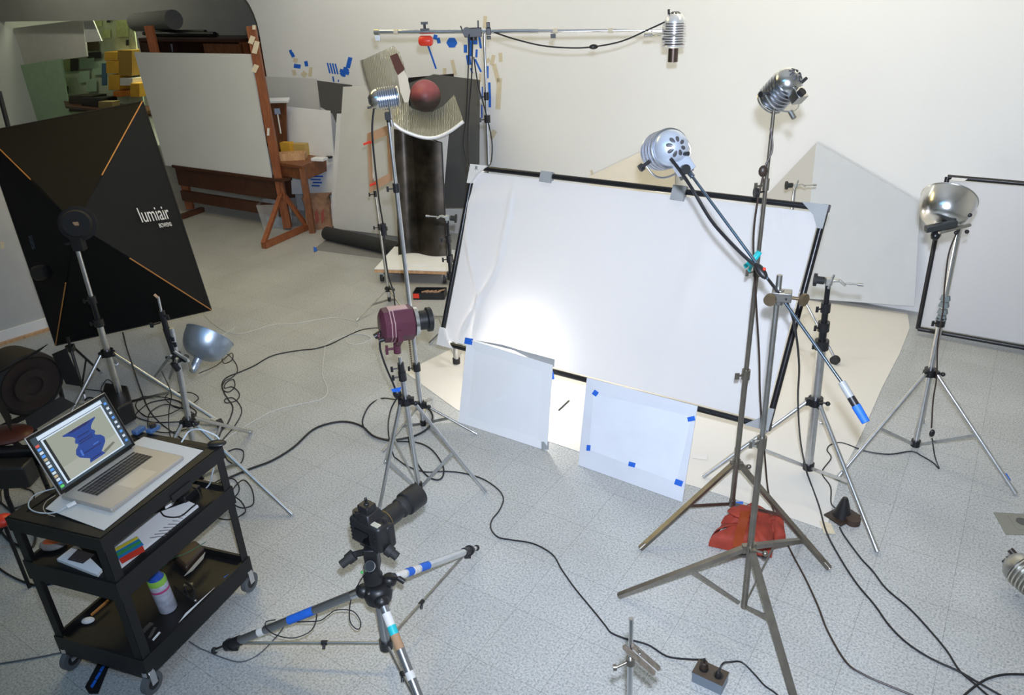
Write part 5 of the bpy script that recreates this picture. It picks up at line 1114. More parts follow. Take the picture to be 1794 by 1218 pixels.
mb = MB(); mb.slab([lp(.34, .60, .0162), lp(.66, .60, .0162), lp(.66, .93, .0162), lp(.34, .93, .0162)], Z * .0003); obj('trackpad', mb, mat('trackpad_metal', (.55, .52, .48), .28, .4), t)
th = math.radians(20); sd = (-hy * math.sin(th) + Z * math.cos(th)); snn = (hy * math.cos(th) + Z * math.sin(th)); lh = .243
def sp(u, v, d=0): return H0 + hx * (u * lw) + Z * (zl + .016) + sd * (v * lh) + snn * d
mb = MB(); mb.slab([sp(0, 0, -.007), sp(1, 0, -.007), sp(1, 1, -.007), sp(0, 1, -.007)], snn * .007); lid = obj('screen_lid', mb, silverp, t, bevel=.003)
mb = MB(); mb.slab([sp(.008, .01, .0002), sp(.992, .01, .0002), sp(.992, .99, .0002), sp(.008, .99, .0002)], snn * .0006); obj('screen_bezel', mb, glassb, lid)
def scr(name, pts, m, d): mb = MB(); mb.slab([sp(u, v, d) for u, v in pts], snn * .0003); return obj(name, mb, m, lid)
def rc(u0, v0, u1, v1): return [(u0, v0), (u1, v0), (u1, v1), (u0, v1)]
scr('display', rc(.035, .06, .965, .945), emit('screen_dark', (.03, .05, .07)), .0010)
sm = emit('screen_white', (.62, .74, .88)); sg = emit('screen_grey', (.30, .33, .27)); sg2 = emit('screen_grey_light', (.36, .38, .33)); sb = emit('screen_blue', (.008, .045, .26)); sb2 = emit('screen_deep_blue', (.006, .01, .10)); sb3 = emit('screen_light_blue', (.06, .16, .55)); sbl = emit('screen_black', (.008, .01, .012))
scr('menu_bar', rc(.10, .87, .90, .93), sm, .0014); scr('photo_window', rc(.12, .10, .88, .86), sm, .0014)
scr('photo_window', rc(.14, .12, .86, .84), sg, .0018); scr('photo_window', rc(.14, .12, .86, .34), sg2, .0020)
scr('photo_window', rc(.14, .12, .17, .84), sbl, .0021)
vk = [(.0, .13), (.05, .12), (.10, .10), (.16, .15), (.25, .22), (.36, .245), (.46, .21), (.52, .15), (.56, .14), (.60, .17), (.64, .165), (.70, .135), (.76, .15), (.83, .20), (.89, .27), (.92, .275)]
vp = [(b * 1.22, a) for a, b in vk]
c0_, h_, b_ = .54, .58, .17
scr('vase_picture', [(c0_ + w * .62, b_ + y * h_ / .92) for w, y in vp] + [(c0_ - w * .62, b_ + y * h_ / .92) for w, y in reversed(vp)], sb, .0024)
scr('vase_picture', [(c0_ - .155, .735), (c0_ - .08, .712), (c0_ + .08, .712), (c0_ + .155, .735), (c0_ + .08, .752), (c0_ - .08, .752)], sb2, .0028)
for v0, w0 in ((.20, .07), (.34, .13), (.50, .085), (.535, .085), (.60, .08)): scr('vase_picture', rc(c0_ - w0, v0, c0_ + w0 * .9, v0 + .016), sb2, .0028)
scr('vase_picture', [(c0_ - .135, .33), (c0_ - .115, .32), (c0_ - .108, .42), (c0_ - .128, .42)], sb3, .0030); scr('vase_picture', rc(c0_ + .03, .38, c0_ + .10, .395), sb3, .0030)
scr('vase_picture', [(c0_ + .09, .17), (c0_ + .26, .23), (c0_ + .24, .26), (c0_ + .10, .22)], emit('screen_shadow', (.14, .15, .12)), .0022)
dockc = [emit('icon_green', (.1, .6, .12)), emit('icon_blue', (.08, .3, .8)), emit('icon_pale', (.6, .7, .8)), emit('icon_tan', (.5, .4, .25)), emit('icon_red', (.6, .1, .08))]
for k in range(13): scr('app_icon', rc(.045, .09 + k * .058, .085, .13 + k * .058), dockc[[0, 1, 2, 3, 2, 1, 2, 2, 3, 1, 2, 1, 4][k]], .0016)
for k in range(9): scr('desktop_icon', rc(.912, .14 + k * .085, .945, .18 + k * .085), dockc[[1, 2, 1, 2, 2, 1, 2, 2, 1][k]], .0016)
mb = MB(); mb.cyl(lp(.06, -.008, .012), lp(.94, -.008, .012), .006); obj('hinge', mb, blk, t)
# lamp of cable plug at laptop side
mb = MB(); mb.bar(U(117, 888, zl + .006), U(133, 880, zl + .008), .018, .008); solo('power_plug', mb, paperw, 'white plug in the left side of the laptop', 'plug', bevel=.002)
def cable(pts, r, m, label, cat='cable', group=None, name='cable', sm=5):
    P = []
    for p in pts:
        if isinstance(p, Vector): P.append(p)
        elif len(p) == 2: P.append(U(p[0], p[1], r + .001))
        elif len(p) == 3: P.append(U(p[0], p[1], p[2]))
        else: P.append(D(p[0], p[1], p[3]))
    mb = MB(); mb.tube(P, r, 8, sm); return solo(name, mb, m, label, cat, group)
z_ = tz + .004
cable([(118, 887, z_ + .006), (98, 898, z_), (72, 899, z_), (54, 893, z_), (50, 882, z_), (60, 868, z_), (80, 860, z_), (96, 856, z_ + .01)], .0022, mat('pale_blue_cable', (.55, .62, .68), .5), 'thin white cable looping from the left side of the laptop on the cart')
cable([(96, 905, z_), (82, 900, z_), (76, 890, z_), (82, 878, z_), (97, 868, z_)], .0016, mat('tan_cable', (.40, .36, .28), .5), 'second thin tan cable beside the white laptop cable on the cart')
cable([(318, 775, z_ + .01), (330, 757, z_ + .03), (345, 752, z_ + .05), (365, 757, z_ + .04), (384, 770, z_ + .01), (380, 800, .70), (372, 830, .62), (366, 850, .55), (345, 866, .50), (322, 864, .485), (318, 855, .485)], .003, mat('pale_blue_cable', (.55, .62, .68), .5), 'pale blue-white cable arching over the back corner of the cart')
for (x, y), nm, lb in ((( 268, 752), 'blue_box', 'small blue plastic case on the rear edge of the cart'), ((243, 754), 'blue_box', 'blue folded ribbon at the back corner of the cart')):
    p = U(x, y, tz + .01); mb = MB(); mb.box(p, (.05, .03, .02), Rc); solo(nm, mb, mat('dull_blue_plastic', (.05, .12, .28), .5), lb, 'case', bevel=.004)
mb = MB(); p = U(268, 748, tz + .02); mb.cyl(p, p + Z * .018, .014); solo('black_puck', mb, blk, 'small black round cap beside the blue case on the cart top', 'lens cap')
mb = MB(); mb.ball(U(380, 777, tz + .008), .03, (1.3, .8, .35)); solo('black_strap_end', mb, blk, 'flat black oval lump on the right rear corner of the cart top', 'strap end')
# middle shelf things
mz = .5355
def mid(px, py, dz=0): return U(px, py, mz + dz)
mb = MB(); mb.slab([mid(x, y) for x, y in ((101, 984), (172, 1012), (180, 1002), (135, 958))], Z * .012); bk = solo('magazine', mb, paperw, 'open magazine with a dark photograph at the left end of the middle cart shelf', 'magazine')
mb = MB(); mb.slab([mid(x, y, .0125) for x, y in ((118, 981), (145, 988), (166, 972), (137, 962))], Z * .0006); obj('dark_photograph', mb, mat('dark_photo', (.06, .05, .05), .6), bk)
mb = MB(); mb.slab([mid(x, y) for x, y in ((205, 1003), (348, 889), (332, 882), (255, 910), (190, 958))], Z * .010); mg = solo('magazine', mb, paperw, 'open magazine with text columns lying under the card on the middle cart shelf', 'magazine')
mb = MB()
for k in range(9):
    a = k / 9; mb.slab([mid(262 + 8 * k, 942 - 6 * k, .0105), mid(290 + 5 * k, 938 - 5 * k, .0105), mid(291 + 5 * k, 939 - 5 * k, .0105), mid(263 + 8 * k, 943.5 - 6 * k, .0105)], Z * .0003)
obj('text_lines', mb, mgrey, mg)
mb = MB(); mb.slab([mid(x, y, .012) for x, y in ((200, 962), (240, 940), (252, 955), (208, 982))], Z * .002); cc_ = solo('colour_card', mb, mat('card_blue', (.02, .22, .50), .5), 'blue, yellow, green and red printed card on the middle cart shelf', 'card')
for P, m, nm in ((((200, 962), (240, 940), (243, 944), (202, 967)), mat('card_yellow', (.65, .55, .05), .5), 'yellow_band'), (((203, 970), (246, 947), (248, 951), (205, 976)), mat('card_green', (.05, .30, .10), .5), 'green_band'), (((208, 980), (250, 956), (254, 966), (214, 988)), mat('card_red', (.62, .05, .03), .5), 'red_band')):
    mb = MB(); mb.slab([mid(x, y, .0145) for x, y in P], Z * .0006); obj(nm, mb, m, cc_)
c = mid(95, 959, .0); mb = MB(); mb.ball(c + Z * .016, .05, (1, .72, .34), 20); tp = solo('tape_dispenser', mb, mgrey, 'grey oval dispenser with a red-orange top on the middle cart shelf', 'dispenser')
mb = MB(); mb.ball(c + Z * .021, .042, (.95, .62, .34), 20); obj('red_top', mb, mat('dull_orange_red', (.45, .10, .04), .5), tp)
mb = MB(); mb.box(mid(330, 865, .02), (.09, .05, .035), Rc); solo('power_adapter', mb, blk, 'black power adapter on the right end of the middle cart shelf', 'adapter', bevel=.004)
mb = MB(); mb.slab([mid(290, 892, .01), mid(303, 885, .01), mid(309, 876, .01), mid(296, 880, .01)], Z * .012); solo('white_connector', mb, paperw, 'small white connector on the middle cart shelf', 'connector')
cable([(280, 895, mz + .03), (290, 905, mz + .02), (315, 905, mz + .02), (335, 890, mz + .02), (350, 875, mz + .03), (345, 858, mz + .04), (325, 852, mz + .03), (318, 862, mz + .02), (330, 878, mz + .02)], .003, cabl, 'black cord coiled around the adapter on the middle cart shelf')
# bottom shelf things
bz = .1455
def bot(px, py, dz=0): return U(px, py, bz + dz)
c = bot(295, 1066)
axc = (D(280, 1000, c.y) - c).normalized(); axc = (Z + Vector((-.06, -.02, 0))).normalized()
t = thing('spray_can', 'white and green spray can with a blue cap standing on the bottom cart shelf', 'spray can', c)
mb = MB(); mb.lathe(c, axc, [(.0335, 0), (.036, .004), (.036, .142)], 32); obj('can_body', mb, mat('can_print', (.55, .60, .72), .3, .2, var=.25, scale=40), t)
mb = MB(); mb.lathe(c + axc * .142, axc, [(.036, 0), (.036, .020), (.033, .026)], 32); obj('green_band', mb, mat('can_green', (.25, .52, .08), .3), t)
mb = MB(); mb.lathe(c + axc * .108, axc, [(.0363, 0), (.0363, .011)], 32, cap=False); obj('pink_band', mb, mat('can_pink', (.50, .08, .22), .3), t)
mb = MB(); mb.lathe(c + axc * .167, axc, [(.032, 0), (.022, .018), (.020, .038), (.008, .043)], 28); obj('blue_cap', mb, mat('can_blue', (.01, .07, .40), .35), t)
cable([bot(283, 998, .10), bot(300, 980, .12), bot(330, 968, .10), bot(360, 950, .08)], .0016, mat('green_cable', (.02, .16, .10), .5), 'thin green straw cable from the spray can across the bottom cart shelf')
mb = MB(); p = bot(155, 1090); mb.ball(p + Z * .008, .024, (1.1, .75, .4), 16); solo('white_mouse', mb, paperw, 'small white oval lump on the left of the bottom cart shelf', 'mouse')
mb = MB(); mb.slab([bot(x, y, .002) for x, y in ((313, 1092), (318, 1088), (384, 1028), (376, 1030), (325, 1075))], Z * .001); solo('paper_strip', mb, paperw, 'long pointed white paper sliver on the bottom cart shelf', 'paper')
mb = MB(); mb.slab([bot(x, y, .002) for x, y in ((392, 1012), (402, 1005), (410, 1010), (400, 1017))], Z * .001); solo('blue_tape', mb, bluet, 'blue tape square on the right lip of the bottom cart shelf', 'tape')
t = thing('leather_pouch', 'black crumpled bag with a white edge on the bottom cart shelf', 'bag', bot(330, 990))
mb = MB(); mb.slab([bot(x, y, .002) for x, y in ((302, 985), (345, 960), (362, 972), (330, 1010))], Z * .05); obj('bag_body', mb, cabb, t, bevel=.012)
mb = MB(); mb.slab([bot(x, y, .055) for x, y in ((323, 1010), (340, 990), (360, 968), (356, 980), (338, 1000))], Z * .003); obj('bag_edge', mb, mat('dirty_white', (.35, .35, .33), .7), t)
t = thing('headphones', 'tangle of black cord and a metal connector on the bottom cart shelf', 'cord', bot(335, 1030))
mb = MB(); mb.tube([bot(x, y, z) for x, y, z in ((305, 1028, .01), (320, 1040, .02), (340, 1050, .01), (338, 1030, .03), (322, 1022, .02), (330, 1045, .01), (343, 1056, .01))], .004, 8, 4); obj('cord', mb, cabl, t)
mb = MB(); mb.ball(bot(342, 1053, .01), .007); obj('cord_tip', mb, oldalu, t)
mb = MB(); mb.bar(bot(322, 1026, .02), bot(338, 1024, .02), .015, .008); obj('metal_connector', mb, oldalu, t)
t = thing('keyring', 'small bundle of pale keys and tools near the front of the bottom cart shelf', 'keys', bot(262, 1105))
for a, b, w_ in (((250, 1108), (266, 1092), .018), ((262, 1118), (272, 1100), .01), ((268, 1122), (280, 1108), .006)):
    mb = MB(); mb.bar(bot(*a, .008), bot(*b, .01), w_, .006); obj('key', mb, [paperw, oldalu, blkm][int(w_ * 100) % 3], t)
mb = MB(); mb.bar(bot(160, 1078, .03), bot(190, 1052, .03), .008, .008); solo('pencil', mb, orange, 'orange pencil on the rear lip of the bottom cart shelf', 'pencil')
mb = MB(); mb.bar(bot(288, 985, .05), bot(316, 958, .05), .02, .005); solo('ruler', mb, lightw, 'pale wooden stick at the back of the bottom cart shelf', 'stick')
# striped floor tag under cart
t = thing('striped_strap', 'black and blue striped strap lying on the floor beneath the cart', 'strap', U(168, 1192))
mb = MB(); mb.slab([U(x, y, .002) for x, y in ((149, 1205), (172, 1162), (192, 1166), (172, 1216), (156, 1216))], Z * .003); obj('strap_body', mb, blk, t)
for k in range(3): mb = MB(); x, y = 158 + k * 8, 1203 - k * 14; mb.slab([U(x, y, .0055), U(x + 8, y - 12, .0055), U(x + 12, y - 10, .0055), U(x + 4, y + 3, .0055)], Z * .0006); obj('blue_stripe', mb, bluet, t)

# ------------------------------------------------------------------ sandbag
bc_ = U(1302, 935, 0); bc_.z = 0
t = thing('sandbag', 'crumpled red sandbag with an orange strap between the two steel stands', 'sandbag', bc_)
def bag_fn(outl, hgt, cz):
    cx_ = sum(p[0] for p in outl) / len(outl); cy_ = sum(p[1] for p in outl) / len(outl)
    def fn(u, v):
        x, y = lerpl(outl + [outl[0]], u % 1.0 if u < 1 else 0.0)
        s_ = math.sin(v * math.pi / 2); xx, yy_ = cx_ + (x - cx_) * (1 - (1 - math.cos(v * math.pi / 2 )) ), 0
        k = math.cos(v * math.pi / 2) ** .45 if v < 1 else 0
        z = .004 + hgt * math.sin(v * math.pi / 2) ** .8
        p = U(cx_ + (x - cx_) * k, cy_ + (y - cy_) * k, .004)
        p.z = z + .010 * math.sin(14 * u + 3 * v) * math.sin(v * math.pi) + .006 * math.sin(31 * u) * math.sin(v * math.pi)
        return p
    return fn
o1 = [(1241, 957), (1252, 945), (1268, 918), (1290, 900), (1315, 895), (1350, 915), (1358, 940), (1352, 978), (1330, 974), (1290, 968)]
mb = MB(); mb.grid(bag_fn(o1, .085, 0), 80, 14); obj('bag_lobe', mb, redc, t)
o2 = [(1338, 930), (1352, 905), (1368, 908), (1376, 948), (1352, 952)]
mb = MB(); mb.grid(bag_fn(o2, .06, 0), 50, 12); obj('bag_lobe', mb, redc, t)
# gathered neck standing up against the pole
pn_ = U(1300, 915, .06); mb = MB(); rings = []
for k, (r_, z_h) in enumerate(((.065, -.01), (.058, .02), (.04, .045), (.05, .062), (.045, .07), (.01, .072))):
    rings.append([pn_ + Vector((math.cos(a) * r_ * (1.4 + .12 * math.sin(5 * a)), math.sin(a) * r_ * (.8 + .15 * math.sin(7 * a + k)), z_h)) for a in [2 * math.pi * i / 28 for i in range(28)]])
mb._loft(rings); obj('gathered_top', mb, redc, t)
P = [(1306, 897, .155), (1303, 910, .14), (1299, 925, .11), (1295, 940, .098), (1292, 960, .07), (1291, 970, .03)]
mb = MB(); Lp = [U(x, y, z) for x, y, z in P]
mb.grid(lambda u, v: (Lp[min(int(u * 5), 4)] * (1 - (u * 5 - min(int(u * 5), 4))) + Lp[min(int(u * 5), 4) + 1] * (u * 5 - min(int(u * 5), 4))) + Vector((.045 * (v - .5), 0, 0.006)), 15, 2, .003); st_ = obj('strap', mb, orangec, t)
text_obj('strap_text', 'Lowel', Lp[4] + Vector((.004, -.004, .022)), Lp[1] - Lp[4], Vector((-1, 0, 0)), .022, mat('dark_red_print', (.25, .03, .02), .7), t) if False else None
qb = [U(1286, 880, .012), U(1302, 879, .012), U(1301, 887, .012), U(1286, 888, .012)]; mb = MB(); mb.slab(qb, Z * .001); solo('blue_tape', mb, bluet, 'blue tape just behind the red sandbag', 'tape')

# ------------------------------------------------------------------ outlet box, lamp base, floor plate
c = U(1243, 1195, 0); c.z = 0
Rb = Matrix.Rotation(-.62, 3, 'Z')
t = thing('outlet_box', 'grey-brown metal outlet box with plugs in it on the floor at the bottom', 'outlet box', c)
mb = MB(); mb.box(c + Z * .025, (.115, .07, .05), Rb); obj('box_body', mb, mat('blue_grey_metal', (.22, .26, .31), .45, .5), t, bevel=.002)
mb = MB(); mb.box(c + Z * .051, (.117, .072, .003), Rb); obj('cover_plate', mb, mat('brown_cover', (.07, .05, .035), .5), t)
for dx in (-.026, .03): mb = MB(); mb.cyl(c + Rb @ Vector((dx, 0, .052)), c + Rb @ Vector((dx, 0, .055)), .018, n=20); obj('socket', mb, blk, t)
pl1 = c + Rb @ Vector((-.028, .004, .054)); mb = MB(); mb.cyl(pl1, pl1 + Z * .03, .017, .013, n=16); solo('plug', mb, cabb, 'larger black plug in the left socket of the floor outlet box', 'plug', bevel=.002)
pl2 = c + Rb @ Vector((.03, -.004, .055)); mb = MB(); mb.cyl(pl2, pl2 + Z * .022, .012, .008, n=16); solo('plug', mb, blk, 'smaller black plug in the right socket of the floor outlet box', 'plug', bevel=.002)
c = U(1475, 905, 0); c.z = 0
t = thing('lamp_base', 'dark cone-shaped cord outlet base on the corner of the floor paper', 'lamp base', c)
mb = MB(); mb.box(c + Z * .006, (.14, .10, .010), Matrix.Rotation(.5, 3, 'Z')); obj('base_plate', mb, cabb, t, bevel=.002)
mb = MB(); mb.lathe(c + Z * .01, Z, [(.045, 0), (.034, .03), (.018, .085), (.012, .10), (.008, .102)], 24); obj('cone', mb, blk, t)
mb = MB(); mb.cyl(c + Vector((.03, -.05, .0)), c + Vector((.03, -.05, .03)), .034, n=24); obj('round_foot', mb, mat('dark_brown_rubber', (.05, .028, .02), .6), t)
t = thing('floor_plate', 'grey steel floor outlet plate set in the tiles at the right edge', 'floor plate', U(1770, 916))
mb = MB(); mb.slab([U(x, y, .0005) for x, y in ((1740, 898), (1850, 904), (1880, 940), (1762, 937))], Z * .002); obj('plate', mb, mat('greenish_grey_metal', (.26, .26, .22), .5, .3), t)
mb = MB(); mb.slab([U(x, y, .0026) for x, y in ((1765, 903), (1830, 906), (1850, 930), (1782, 928))], Z * .001); obj('inner_plate', mb, mat('greenish_grey_metal', (.26, .26, .22), .5, .3), t)
mb = MB(); p = U(1791, 914, .0037); mb.cyl(p, p + Z * .002, .026, n=28); obj('outlet_disc', mb, mat('dark_grey_disc', (.08, .08, .075), .5), t)

# ------------------------------------------------------------------ far left: chair, red thing, leg
t = thing('black_chair', 'dark chair with a red-brown seat mostly hidden behind the cart', 'chair', U(20, 870))
mb = MB(); mb.ball(D(8, 762, 3.3), .10, (1.4, 1, .28)); obj('seat', mb, mat('red_brown_vinyl', (.10, .025, .015), .4), t)
mb = MB(); mb.box(D(10, 800, 3.2), (.40, .06, .10)); mb.box(D(2, 830, 3.1), (.30, .10, .12)); obj('seat_box', mb, blk, t, bevel=.01)
for a, b in (((25, 775), (62, 800)), ((60, 800), (82, 850)), ((5, 800), (12, 870))): mb = MB(); mb.cyl(D(*a, 3.25), D(*b, 3.2), .012); obj('leg', mb, blk, t)
for a in ((82, 850), (12, 870)):
    q_ = D(*a, 3.2); mb = MB(); mb.cyl(q_, Vector((q_.x, q_.y, 0.0)), .012); obj('leg', mb, blk, t)
t = thing('stool', 'small red-topped stool with thin dark legs at the left photo edge', 'stool', U(30, 1030))
pt = D(5, 912, 2.75); mb = MB(); mb.ball(pt, .042, (1, 1, .62)); obj('seat', mb, red, t)
for f_ in (U(52, 1030), U(-60, 1030), U(-20, 960)): mb = MB(); mb.cyl(pt - Z * .02, f_, .008); obj('leg', mb, mat('dark_brown_metal', (.014, .011, .009), .5), t)

# ------------------------------------------------------------------ cables on the floor
cable([(375, 852), (400, 838), (440, 821), (477, 807), (514, 784), (547, 754), (577, 742), (607, 739), (634, 747), (654, 764), (681, 771), (704, 769), (731, 762), (751, 749), (758, 730), (750, 715), (738, 706)], .0062, cabl, 'thick black cable snaking from the cart to the feet of the tall chrome stand')
cable([(704, 692, .25), (694, 700, .15), (671, 698), (651, 707), (638, 727), (636, 746, .012), (654, 764, .016), (685, 773, .012), (728, 775), (755, 787), (775, 814), (776, 834), (765, 841), (745, 831), (725, 801), (716, 770)], .0045, cabl, 'black cable forming the big loop under the maroon lamp stand')
cable([(691, 801), (714, 817), (745, 827), (778, 826), (811, 829), (845, 839), (872, 857), (882, 874), (875, 894), (862, 911), (860, 926), (872, 941), (895, 946), (935, 953), (968, 972), (984, 998), (1008, 1032), (1041, 1072), (1061, 1097), (1071, 1109), (1095, 1119), (1135, 1130), (1168, 1150), (1202, 1155, .02), (1228, 1156, .05), pl1 + Z * .045, pl1 + Z * .028], .0038, cabl, 'long thin black cable running across the floor tiles to the outlet box')
cable([pl2 + Z * .02, pl2 + Z * .04 + Vector((.02, .02, 0)), U(1280, 1160, .04), U(1300, 1161, .015), (1324, 1184), (1339, 1201), (1361, 1217), (1385, 1245)], .0035, cabl, 'black cord leaving the right side of the outlet box at the bottom edge')
cable([D(1350, 225, T12.y), D(1353, 262, T12.y - .02), D(1340, 292, T12.y - .03)], .004, cabb, 'short brown cord at the top of the tallest steel stand')
cable([D(1337, 308, T12.y - .03), D(1326, 360, T12.y - .03), D(1320, 420, T12.y - .02), D(1323, 500, T12.y - .02), D(1330, 620, T12.y), D(1332, 700, T12.y), D(1340, 800, T12.y), (1347, 867, .06), (1364, 917), (1386, 967), (1411, 1014), (1433, 1062), (1450, 1106), (1482, 1160), (1513, 1182), (1553, 1200), (1597, 1218), (1640, 1240)], .0042, cabb, 'brown cord dropping down the tallest steel stand and curving to the bottom right')
cable([PBm + Vector((.01, -.03, .0)), D(1392, 570, B13.y + .05), D(1400, 640, B13.y + .2), D(1398, 700, B13.y + .4), D(1402, 770, B13.y + .68), (1412, 822, .06), (1420, 846), (1435, 887), (1448, 933), (1473, 980), (1501, 1023), (1532, 1060), (1557, 1095), (1588, 1126), (1631, 1154), (1681, 1177), (1715, 1197), (1752, 1218), (1790, 1240)], .0042, cabl, 'black cord hanging from the slanting boom clamp and sweeping to the bottom right')
cable([(1471, 924), (1479, 939), (1507, 977), (1529, 1001), (1553, 1032), (1594, 1067), (1631, 1107), (1659, 1141), (1681, 1175), (1706, 1197), (1730, 1218), (1760, 1240)], .004, cabl, 'black cord leading from the dark cone base to the bottom right')
cable([(1680, 1230), (1690, 1218), (1712, 1200), (1734, 1188), (1762, 1182), (1794, 1182), (1830, 1184)], .0045, cabl, 'black cord curving in from the bottom right corner')
cable([D(1675, 410, B15.y - .05), D(1662, 445, B15.y - .05), D(1655, 500, B15.y - .04), D(1652, 545, B15.y - .04), D(1643, 600, B15.y - .04), D(1641, 660, B15.y - .05), D(1635, 700, B15.y - .06), D(1632, 750, B15.y - .06)], .0038, cabb, 'brown cord hanging down the right bowl stand to its switch')
mb = MB(); mb.ball(D(1633, 759, B15.y - .06), .016, (.9, .7, 1.4)); solo('cord_switch', mb, blk, 'black cord switch hanging between the legs of the right bowl stand', 'cord switch')
cable([D(1633, 768, B15.y - .06), (1638, 800, .05), (1645, 821), (1635, 811), (1615, 799), (1596, 791), (1557, 796), (1515, 790), (1476, 776), (1456, 779), (1449, 789), (1456, 803), (1440, 828), (1455, 853), (1456, 881), (1465, 892, .03)], .0036, cabl, 'black floor cord from the right bowl stand to the dark cone base')
cable([(668, 575, .55), (655, 575, .25), (634, 578, .06), (612, 587), (579, 603), (552, 611), (523, 614), (478, 623), (445, 641), (420, 652), (398, 661), (389, 672), (392, 687), (400, 700), (408, 715), (400, 740), (388, 755), (382, 770)], .0042, cabl, 'black cable from behind the maroon lamp across the floor towards the cart')
cable([D(349, 654, yb7), (380, 640, .25), (405, 619, .18), (407, 630, .10), (394, 637, .05), (389, 630, .04), (398, 621, .03), (412, 635), (416, 650), (407, 661), (394, 668), (389, 681), (400, 687), (411, 678), (409, 665), (397, 670), (393, 680), (407, 678), (419, 689), (415, 701), (397, 706), (394, 700), (407, 697), (420, 709), (423, 724), (412, 745), (395, 765), (386, 775)], .0034, cabl, 'curly black cord falling from the blue-grey bowl lamp')
cable([(358, 552), (374, 567), (396, 581), (420, 585), (445, 579), (478, 569), (523, 566), (579, 557), (619, 562), (629, 572), (612, 589), (608, 601), (628, 603), (650, 594), (634, 586), (608, 588), (574, 601), (568, 621), (565, 656), (572, 676), (573, 690), (562, 700), (551, 703), (509, 712), (479, 720), (450, 735), (422, 752), (400, 766), (386, 780)], .0026, cabw, 'thin white cable wandering over the floor from the softbox to the cart')
cable([(382, 592), (396, 584), (412, 573), (404, 582)], .0024, cabw, 'short white cable end on the floor right of the blue-grey bowl')
for k, (cx_, cy_, rx, ry, ph) in enumerate(((292, 722, 52, 20, 0), (300, 735, 45, 24, 1), (275, 712, 40, 18, 2), (318, 700, 28, 14, .5), (412, 800, 16, 14, 0), (395, 855, 26, 16, 1), (425, 868, 20, 24, 2), (402, 890, 26, 22, .3), (28, 870, 30, 20, 1))):
    pts = []
    for i in range(11):
        a = ph + i * 2 * math.pi / 9.0; s_ = 1 + .12 * math.sin(3 * a + k); pts.append((cx_ + rx * s_ * math.cos(a), cy_ + ry * s_ * math.sin(a)))
    cable([(x, y, .005 + .004 * (k % 4)) for x, y in pts], .0036, cabl, 'loop in the black cable tangle %s' % ('between the softbox stand and the cart' if k < 4 else 'just right of the cart' if k < 8 else 'at the far left behind the cart'), group='cable tangle by the softbox stand' if k < 4 else 'cable tangle right of the cart' if k < 8 else None)
cable([(150, 682), (175, 685), (195, 688), (205, 684), (190, 665), (178, 678), (180, 690), (200, 700)], .0034, cabl, 'crumpled black cable left of the softbox stand')
cable([(145, 715, .01), (150, 700, .01), (160, 697, .01), (170, 705, .01)], .006, cabl, 'thick black cable arc just above the laptop screen')
cable([D(215, 583, 4.35), D(222, 610, 4.2), D(232, 640, 4.1), D(245, 680, 4.0), (262, 720, .1), (285, 745), (320, 770)], .0045, cabl, 'black cord hanging below the softbox in front of the stand leg')
cable([D(283, 650, B7.y), (300, 690, .3), (296, 720, .12), (296, 752, .02), (300, 770, .01)], .003, cabl, 'black cord hanging behind the spring clamp stand')
cable([(-20, 1165), (0, 1163), (66, 1152), (106, 1144), (150, 1139), (190, 1130)], .003, mat('grey_cable', (.10, .11, .12), .5), 'grey cord on the floor at the left edge below the cart')
cable([(-10, 990), (20, 1010), (60, 1025), (100, 1020), (150, 1010), (190, 1015), (215, 1010)], .005, cabl, 'black cable on the floor behind the cart legs')
cable([(0, 880), (30, 905), (60, 930), (55, 960), (20, 950), (0, 930)], .006, cabl, 'thick black cable bundle at the left edge behind the cart')
cable([(331, 1124), (350, 1136), (360, 1140), (391, 1153), (422, 1160), (453, 1147), (484, 1116, .05), (497, 1098, .14), (500, 1088, .16)], .0026, mat('grey_cable', (.10, .11, .12), .5), 'thin grey cable from under the cart up to the left tripod leg')
zt = .20
cable([U(470, 1088, zt), U(483, 1086, zt), U(466, 1090, zt), U(467, 1101, zt), U(484, 1113, zt), U(515, 1118, zt), U(545, 1105, zt), U(555, 1080, zt + .02), U(549, 1067, zt + .03), U(535, 1068, zt + .02)], .0022, cabl, 'thin black cable looped around the left tripod leg')
cable([U(520, 1090, zt), U(559, 1088, zt), U(575, 1078, zt), U(590, 1069, zt), U(618, 1071, zt), U(632, 1090, zt - .02), U(627, 1103, zt - .03), U(613, 1088, zt), U(615, 1050, zt + .1), U(630, 1020, zt + .2), U(655, 980, zt + .33), U(664, 966, zt + .36)], .0022, cabl, 'thin black cable looping from the camera to the tripod leg')
# hanging cords
yb0 = be0.y - .12
cable([D(864, 56, 4.92), D(900, 68, 4.86), D(950, 80, 4.84), D(1000, 84, 4.8), D(1040, 82, 4.78), D(1090, 72, 4.75), D(1140, 50, 4.72), D(1166, 38, 4.72)], .0045, cabl, 'black cord sagging below the boom arm to the spotlight')
mb = MB(); mb.ball(D(1040, 82, 4.775), .018, (1.5, .8, .8)); solo('cord_switch', mb, blk, 'black switch in the middle of the sagging boom cord', 'cord switch')
cable([D(822, 60, 4.9), D(820, 130, 4.9), D(817, 200, 4.9), D(812, 250, 4.85), D(818, 285, 4.8), D(824, 300, 4.72)], .004, cabl, 'left one of three cords hanging from the boom clamp')
cable([D(828, 66, 4.9), D(826, 140, 4.9), D(820, 220, 4.9), D(822, 290, 4.75)], .004, cabl, 'middle one of three cords hanging from the boom clamp')
cable([D(830, 100, 4.92), D(838, 150, 4.92), D(852, 200, 4.9), D(862, 250, 4.9), D(860, 285, 4.85), D(852, 292, 4.8)], .004, cabl, 'right one of three cords hanging from the boom clamp, bowing past the pole')
pt4 = tallat(1.0); Tt = ztop(U(742, 748), 681, 212)
